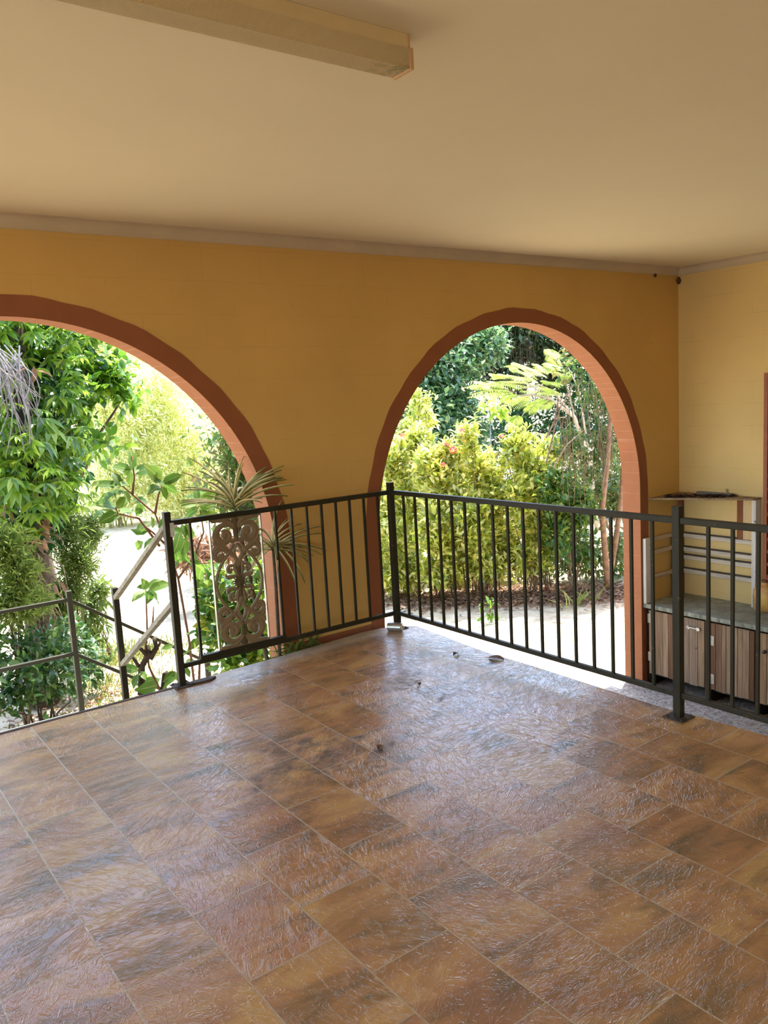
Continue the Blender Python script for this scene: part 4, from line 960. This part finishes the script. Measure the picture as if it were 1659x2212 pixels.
# ---------------------------------------------------------------- right arch
def flowers(T, spots, Y):
    for px, py, r in spots:
        c = at(px, py, Y); R = px2m(px, Y, r); n = 46; d = unit(RG.normal(size=(n, 3))+np.array([0, 0, .8]))
        leaf_mesh('flower_cluster', LM_RED, c+d*R*.6, unit(d+RG.normal(size=d.shape)*.5), d, R*.55, R*.45, T4, T)
def right_garden():
    hedge = [((868, 9.9), [(850, 1000, 9.9, 40, 65), (880, 1090, 9.8, 50, 75), (850, 1180, 9.7, 55, 70), (880, 1235, 9.6, 60, 42), (905, 960, 9.9, 38, 45), (840, 1250, 9.6, 40, 30)], 'flowering hedge bush nearest the left jamb of the right arch, with two pink flower heads', [(869, 941, 6), (905, 992, 5)], 9.7, 1300),
             ((968, 9.2), [(930, 1010, 9.2, 40, 50), (965, 1060, 9.1, 50, 70), (940, 1150, 9.0, 55, 75), (990, 1180, 9.0, 55, 70), (975, 985, 9.2, 34, 34), (950, 1235, 9.0, 55, 35)], 'flowering hedge bush behind the left bars with the largest red flower head', [(964, 961, 6), (979, 973, 9), (957, 1006, 7)], 8.95, 1350),
             ((1052, 8.8), [(1010, 950, 8.8, 26, 45), (1045, 1010, 8.7, 50, 45), (1070, 1080, 8.6, 45, 60), (1030, 1140, 8.6, 50, 75), (1085, 1170, 8.6, 45, 60), (1050, 1220, 8.6, 60, 36)], 'flowering hedge bush in the middle of the right arch with red heads on tall shoots', [(998, 932, 7), (1085, 944, 7)], 8.6, 1350),
             ((1150, 8.4), [(1120, 960, 8.4, 40, 35), (1150, 1010, 8.3, 50, 45), (1140, 1080, 8.2, 55, 60), (1170, 1150, 8.2, 50, 65), (1190, 980, 8.4, 34, 38), (1140, 1210, 8.2, 55, 32)], 'bushy yellow-green hedge bush right of centre in the right arch, without flowers', [], 8.2, 1250)]
    for (px, Y), lst, lab, fl, fy, n in hedge:
        b = ground(px, Y); T = thing('flowering_bush', b, lab, 'bush', 'hedge bushes behind the right arch'); E = ells(lst, .8)
        foliage('foliage', LM_IXO, E, int(n*.56), 7, .112, .048, T8, T, spread=.04, droop=-.1, up=.6, shell=.25, rand=.95)
        foliage('dry_inner_leaves', LM_DEAD, [(e[0]-np.array([0, -.1, .1]), e[1]*.8) for e in E[-2:]], 60, 5, .08, .035, T4, T, spread=.05, shell=.1)
        mb = MB()
        for e in E:
            for k in range(3):
                q = b+np.array([rnd.uniform(-.3, .3), rnd.uniform(-.2, .2), 0]); t = e[0]+np.array([rnd.uniform(-.2, .2), rnd.uniform(-.2, .2), 0]); mb.tube(bez([q, (q+t)/2+np.array([rnd.uniform(-.15, .15), 0, .1]), t], 6), [.012, .011, .01, .009, .008, .006, .005], 5)
        mb.build('stems', M_TWIGB, T); flowers(T, fl, fy)
    # leggy shrub below the tree at right
    b = ground(1240, 7.7); T = thing('leggy_bush', b, 'leggy dark bush with bright top leaves in front of the twin-trunked tree', 'bush')
    E = ells([(1200, 1060, 7.8, 45, 55), (1250, 1100, 7.7, 50, 60), (1210, 1150, 7.8, 45, 60), (1260, 1190, 7.8, 40, 40), (1230, 960, 7.9, 30, 30)], .8)
    foliage('foliage', leaf_mat('leaf_hedge_dark', [(46, 84, 34), (66, 104, 40), (96, 122, 46), (128, 136, 52)], .4, .30, spec=.6), E, 620, 6, .085, .042, T8, T, shell=.25)
    branches('stems', M_TWIGB, b, [e[0] for e in E]+[e[0]+np.array([.15, .1, .1]) for e in E], T, .014)
    # twin-trunked tree hung with vines
    b = ground(1315, 7.55); T = thing('vine_hung_tree', b, 'twin-trunked tree hung with dry vines beside the right jamb of the right arch', 'tree')
    A = lambda x, y, d=0: at(x, y, 7.55+d)
    mb = MB()
    mb.tube([b, A(1312, 1250), A(1306, 1180), A(1300, 1100), A(1312, 1000), A(1320, 880), A(1300, 760)], [.07, .055, .045, .042, .036, .03, .02], 8)
    mb.tube([b, A(1316, 1250), A(1328, 1180), A(1342, 1080), A(1348, 960), A(1365, 820)], [.06, .048, .042, .036, .03, .02], 8)
    mb.tube([A(1300, 1100), A(1318, 1150), A(1322, 1220)], [.012, .014, .016], 6)
    mb.build('trunk', plain('mottled_bark', (140, 106, 80), .85, var=.25, scale=14, bump=.5), T, smooth=True)
    E = ells([(1240, 800, 8.0, 40, 40), (1280, 850, 7.9, 45, 50), (1310, 950, 7.8, 40, 60), (1270, 980, 8.0, 40, 60), (1330, 1080, 7.8, 35, 60), (1350, 1200, 7.6, 20, 40), (1290, 1050, 8.1, 35, 60), (1225, 770, 8.2, 30, 20), (1400, 850, 8.0, 80, 160), (1300, 690, 8.3, 120, 60), (1400, 600, 8.4, 160, 90), (1320, 560, 8.6, 140, 70)], .8)  # upper clusters out of view, added to shade the soil under the hedge
    foliage('foliage', LM_VINE, E, 1500, 6, .085, .045, T8, T, shell=.2, droop=.5)
    mb = MB()
    for k in range(95):
        a = A(rnd.uniform(1195, 1345), rnd.uniform(800, 980), rnd.uniform(-.1, .4)); ln = rnd.uniform(.3, 1.1); c = a+np.array([rnd.uniform(-.12, .12), rnd.uniform(-.1, .1), -ln])
        mb.tube([a, (a+c)/2+np.array([rnd.uniform(-.06, .06), 0, 0]), c], [.004, .004, .002], 4)
    for s in ([(1195, 1010), (1225, 960), (1260, 930)], [(1180, 1000), (1210, 880), (1240, 830)], [(1195, 920), (1205, 870), (1225, 850)], [(1180, 945), (1200, 905), (1222, 900)], [(1300, 1060), (1312, 980), (1325, 925)]): mb.tube([A(*p, -.15) for p in s], [.012, .01, .006], 5)
    tag(mb.build('hanging_vines', M_TWIGB, T), 'dry hanging vines')
    # poinciana bough
    b = ground(1290, 10.8); T = thing('poinciana_tree', b, 'feathery-leaved tree spreading flat pale fronds across the top of the right arch', 'tree')
    A = lambda x, y, d=0: at(x, y, 10.8+d)
    limbs = [([(1290, 1150), (1275, 1000), (1240, 900), (1190, 862), (1150, 852), (1105, 858)], .05), ([(1240, 900), (1195, 845), (1165, 832), (1120, 840)], .03), ([(1190, 862), (1140, 880), (1120, 910)], .016), ([(1240, 900), (1225, 830), (1190, 800)], .02), ([(1190, 862), (1130, 822), (1060, 826)], .016), ([(1275, 1000), (1250, 840), (1215, 770)], .025)]
    mb = MB()
    for s, r in limbs: mb.tube([A(*p) for p in s], list(np.linspace(r, r*.4, len(s))), 7)
    mb.tube([b, A(1290, 1150)], [.07, .05], 8); mb.build('limbs', plain('pale_limb_bark', (176, 162, 146), .8, var=.12), T, smooth=True)
    fr = [(1110, 845, 1005, 836), (1105, 842, 1010, 850), (1110, 850, 1040, 862), (1090, 835, 1030, 822), (1130, 835, 1050, 815), (1140, 825, 1080, 800), (1150, 830, 1075, 830), (1160, 830, 1110, 805), (1165, 825, 1120, 790), (1180, 815, 1125, 780), (1190, 805, 1150, 778), (1200, 800, 1160, 785), (1210, 800, 1175, 775), (1215, 790, 1190, 760), (1215, 780, 1185, 755),
          (1195, 845, 1130, 828), (1195, 830, 1240, 800), (1180, 860, 1135, 880), (1190, 862, 1165, 885), (1165, 868, 1140, 890), (1150, 855, 1110, 868), (1120, 850, 1085, 865), (1210, 830, 1165, 812), (1225, 820, 1200, 795), (1210, 850, 1170, 842), (1120, 905, 1100, 900), (1125, 900, 1115, 915), (1060, 828, 1015, 845), (1095, 820, 1065, 808), (1130, 800, 1100, 792), (1225, 790, 1245, 770)]
    P = []; D = []; N = []; L = []; mbr = MB()
    for x0, y0, x1, y1 in fr:
        for rep in range(2):
            dd = RG.normal()*.25; p = A(x0+RG.normal()*4, y0+RG.normal()*4, dd); q = A(x1+RG.normal()*6, y1+RG.normal()*6, dd+RG.normal()*.25); d = q-p; ln = np.linalg.norm(d); d = d/ln
            up = unit(np.array([0, -.25, 1.0])+RG.normal(size=3)*.15); s = unit(np.cross(d, up)); m = 15
            mbr.tube([p, p+d*ln*.5+up*.02, q-up*.03], [.004, .003, .002], 4)
            for i in range(m):
                u = .12+.88*i/m; base = p+d*ln*u+up*(.02*math.sin(u*3)-.03*u)
                for sg in (-1, 1):
                    P.append(base); D.append(s*sg+d*.55-up*.15); N.append(up); L.append(.15*math.sin(math.pi*min(.97, .15+u*.8))+.03)
    P = np.array(P); D = np.array(D); N = np.array(N); L = np.array(L)
    leaf_mesh('fronds', LM_FERN, P, D, N, L, .026, T8, T); mbr.build('frond_ribs', M_TWIGB, T)
    # young tree in front of it
    b = ground(1062, 9.4); T = thing('young_tree', b, 'young plant with a tuft of big bright leaves on a thin stem above the hedge', 'sapling')
    c = at(1058, 885, 9.4); mb = MB(); mb.tube([b, b*.5+c*.5+(.03, 0, 0), c], [.016, .013, .009], 6); mb.build('stem', M_TWIG, T, smooth=True)
    E = ells([(1058, 882, 9.4, 24, 16), (1045, 890, 9.4, 14, 10), (1080, 878, 9.4, 14, 12)]); foliage('leaves', leaf_mat('leaf_bright_lime', [(124, 156, 48), (146, 172, 64), (160, 180, 90)], .5, .34), E, 15, 4, .17, .075, T8, T, droop=.6, shell=.3)
    # yellow-leaved shrub climbing at the left jamb
    b = ground(880, 11.2); T = thing('climbing_shrub', b, 'tall yellow-leaved shrub rising along the left side of the right arch', 'shrub')
    E = ells([(905, 870, 11.2, 25, 30), (880, 930, 11.2, 30, 40), (860, 980, 11.2, 30, 40), (915, 900, 11.3, 22, 30), (885, 1020, 11.3, 40, 40)], .8)
    foliage('foliage', LM_IXO, E, 360, 6, .11, .05, T8, T, shell=.25); branches('stems', M_TWIGB, b, [e[0] for e in E], T, .02)
    # the big trees behind
    def big(px, Y, lst, lab, mat, n, L, trunk=.2, vines=0):
        b = ground(px, Y, -.15); T = thing('garden_tree', b, lab, 'tree'); E = ells(lst, .7)
        foliage('foliage', mat, E, n, 8, L, L*.5, T4, T, spread=.16, droop=.35, shell=.35)
        c = np.mean([e[0] for e in E], 0); mb = MB(); mb.tube([b, b*.6+c*.4+np.array([.2, 0, 0]), c], [trunk, trunk*.8, trunk*.5], 9); mb.build('trunk', M_BARKD, T, smooth=True)
        branches('branches', M_BARKD, c-(0, 0, .8), [e[0] for e in E], T, trunk*.4)
        if vines:
            mb = MB()
            for k in range(vines):
                e = E[rnd.randrange(len(E))]; a = e[0]+np.array([rnd.uniform(-1, 1)*e[1][0], rnd.uniform(-1, .2)*e[1][1], -e[1][2]*.2]); c2 = a+np.array([rnd.uniform(-.15, .15), 0, -rnd.uniform(.5, 2.2)]); mb.tube([a, c2], [.012, .006], 4)
            mb.build('hanging_roots', M_BARKD, T)
    big(970, 15.5, [(960, 800, 15.5, 70, 60), (1010, 760, 15.6, 60, 50), (1050, 740, 15.8, 60, 40), (930, 900, 15.2, 60, 60), (990, 890, 15.4, 60, 60), (960, 960, 15.2, 60, 50), (890, 820, 15.6, 60, 90), (1010, 950, 15.4, 40, 50)], 'dense dark tree filling the upper left of the right arch', LM_BACK, 1500, .17)
    big(1130, 17, [(1100, 720, 17, 60, 50), (1150, 730, 17, 60, 50), (1080, 800, 17, 60, 60), (1190, 780, 17, 60, 70), (1120, 700, 17, 120, 50), (1060, 690, 17, 70, 50)], 'dark hanging tree with trailing roots behind the pale fronds', leaf_mat('leaf_brown_green', [(44, 62, 40), (60, 84, 48), (84, 98, 58), (92, 84, 66)], .3, .4), 1300, .18, .22, 90)
    big(1260, 16, [(1250, 880, 16, 80, 110), (1330, 900, 16, 90, 140), (1150, 930, 16.5, 90, 80), (1290, 760, 16, 110, 80), (1060, 960, 16.5, 60, 60), (1400, 900, 16, 100, 200)], 'shadowy tree behind the vine-hung tree at the right of the right arch', LM_DARK, 1400, .18)
    big(820, 19, [(800, 900, 19, 90, 120), (860, 1000, 19, 90, 80), (720, 900, 19, 120, 200), (900, 1080, 19, 120, 70)], 'far green tree showing past the left jamb of the right arch', LM_BACK, 900, .24)
    big(560, 17, [(540, 900, 17, 70, 90), (600, 880, 17, 80, 100), (660, 900, 17, 80, 120), (600, 1010, 17, 90, 80), (690, 1030, 17, 80, 90), (620, 1090, 17, 110, 50)], 'dense green tree mostly hidden by the pillar between the two arches', LM_BACK, 1300, .2)
    big(-330, 15, [(-250, 900, 15, 140, 160), (-400, 880, 15, 160, 180), (-330, 760, 15, 200, 120), (-200, 1050, 15, 140, 100), (-450, 1060, 15, 160, 100)], 'broad green tree beyond the left edge behind the vine-clad tree', LM_BROAD, 1300, .2)
    # continuous clipped screen closing the garden behind the hedge
    for px, Y, lst, lab in ((900, 13.2, [(840, 1100, 13.4, 60, 120), (930, 1080, 13.2, 60, 120), (1000, 1090, 13.0, 60, 110), (880, 1180, 13.2, 90, 60), (980, 1180, 13.0, 70, 50), (900, 1230, 10.0, 60, 36), (1000, 1225, 9.5, 60, 36), (1080, 1220, 9.15, 50, 36)], 'screen of bright foliage filling the gap behind the left half of the hedge'),
                       (1180, 12.0, [(1080, 1080, 12.2, 60, 110), (1160, 1090, 12.0, 60, 110), (1240, 1080, 11.8, 60, 120), (1320, 1080, 11.6, 60, 140), (1120, 1165, 12, 80, 50), (1260, 1170, 11.8, 80, 50), (1340, 1190, 7.95, 30, 60), (1280, 1205, 8.15, 35, 42), (1225, 1205, 8.4, 40, 42), (1165, 1210, 8.8, 45, 40)], 'screen of mid green foliage closing the garden behind the twin-trunked tree')):
        b = ground(px, Y, -.1); T = thing('screening_shrub', b, lab, 'shrub'); E = ells(lst, .6)
        foliage('foliage', LM_IXO if px < 1000 else LM_VINE, E, 2000, 7, .12, .05, T4, T, spread=.09, shell=.2); branches('stems', M_TWIGB, b, [e[0] for e in E], T, .02)
    # low seedlings on the sand
    b = at(1252, 1312, 7.35); b[2] = ZG-.01; T = thing('lily_seedlings', b, 'small tuft of pale strap leaves on the sand below the twin-trunked tree', 'seedling')
    n = 15; P = np.tile(b, (n, 1))+RG.normal(size=(n, 3))*np.array([.16, .05, .0]); a = RG.random(n)*6.28; D = np.stack([np.cos(a)*.7, np.sin(a)*.4, .5+RG.random(n)*.6], 1)
    leaf_mesh('leaves', LM_GRASS, P, D, unit(np.tile([0, -.5, 1.0], (n, 1))), .26+.1*RG.random(n), .022, TS, T)
    b = at(1058, 1318, 7.7); b[2] = ZG-.02; T = thing('weed', b, 'small upright green weed on the sand in front of the hedge', 'weed')
    E = [(b+np.array([0, 0, .14]), np.array([.06, .05, .16]))]; foliage('leaves', LM_BROAD, E, 16, 3, .075, .04, T8, T)
    mb = MB(); mb.tube([b, b+(0, 0, .28)], [.006, .003], 5); mb.build('stem', M_TWIGB, T)
    # leaf litter under the hedge, grass along the arch
    n = 7500; u = RG.random(n); P = np.stack([7.0+u*2.9+RG.normal(size=n)*.25, 9.6-u*2.6+RG.normal(size=n)*.33, np.full(n, ZG+.012)+RG.random(n)*.05], 1)
    P[:, 2] -= .012*np.maximum(0, P[:, 1]-7)
    a = RG.random(n)*6.28; D = np.stack([np.cos(a), np.sin(a), RG.normal(size=n)*.25], 1); o = leaf_mesh('leaf_litter', LM_DEAD, P, D, unit(np.array([0, 0, 1.0])+RG.normal(size=P.shape)*.3), .085, .04, T4, None)
    tag(o, 'brown litter of dead leaves lying under the hedge in the right arch', 'leaves', kind='stuff')
def grass(lst, lab, n, h=.10):
    P = []
    for (x, y, rx, ry) in lst:
        q = RG.normal(size=(n, 3))*np.array([rx, ry, 0])*.6+np.array([x, y, ZG-.02]); P.append(q)
    P = np.concatenate(P); P = P[(P[:, 1] > 5.0)]; P[:, 2] -= .012*np.maximum(0, P[:, 1]-7); D = np.stack([RG.normal(size=len(P))*.5, RG.normal(size=len(P))*.5, np.ones(len(P))], 1)
    o = leaf_mesh('grass', LM_GRASS, P, D, unit(RG.normal(size=P.shape)), h*(.6+.8*RG.random(len(P))), .006, T4, None); tag(o, lab, 'grass', kind='stuff')
right_garden()
g1 = [at(900, 1370, 6.2), at(960, 1378, 6.0), at(880, 1345, 7.0), at(1240, 1400, 5.9), at(1240, 1320, 7.0), at(1230, 1390, 6.0)]
grass([(p[0], p[1], .5 if i < 3 else .12, .35 if i < 3 else .10) for i, p in enumerate(g1[:3])], 'sparse yellowish grass along the outside of the right arch', 700)
g2 = [at(250, 1500, 7.9), at(210, 1440, 9.0), at(230, 1390, 10.0), at(150, 1540, 7.6), at(300, 1400, 10)]
grass([(p[0], p[1], .6, .5) for p in g2], 'yellow-green grass edging the lawn behind the step railings', 600)
# dry leaves under the shrubs at left
n = 1500; c = at(140, 1540, 7.9); P = np.stack([c[0]+RG.normal(size=n)*.8, c[1]+RG.normal(size=n)*.6, np.full(n, ZG+.0)+RG.random(n)*.03], 1); P = P[P[:, 1] > 6.75]
a = RG.random(len(P))*6.28; D = np.stack([np.cos(a), np.sin(a), RG.normal(size=len(P))*.2], 1)
o = leaf_mesh('leaf_litter', LM_DEAD, P, D, unit(np.array([0, 0, 1.0])+RG.normal(size=P.shape)*.3), .08, .035, T4, None); tag(o, 'dead leaves littering the soil below the two-bar landing railing', 'leaves', kind='stuff')
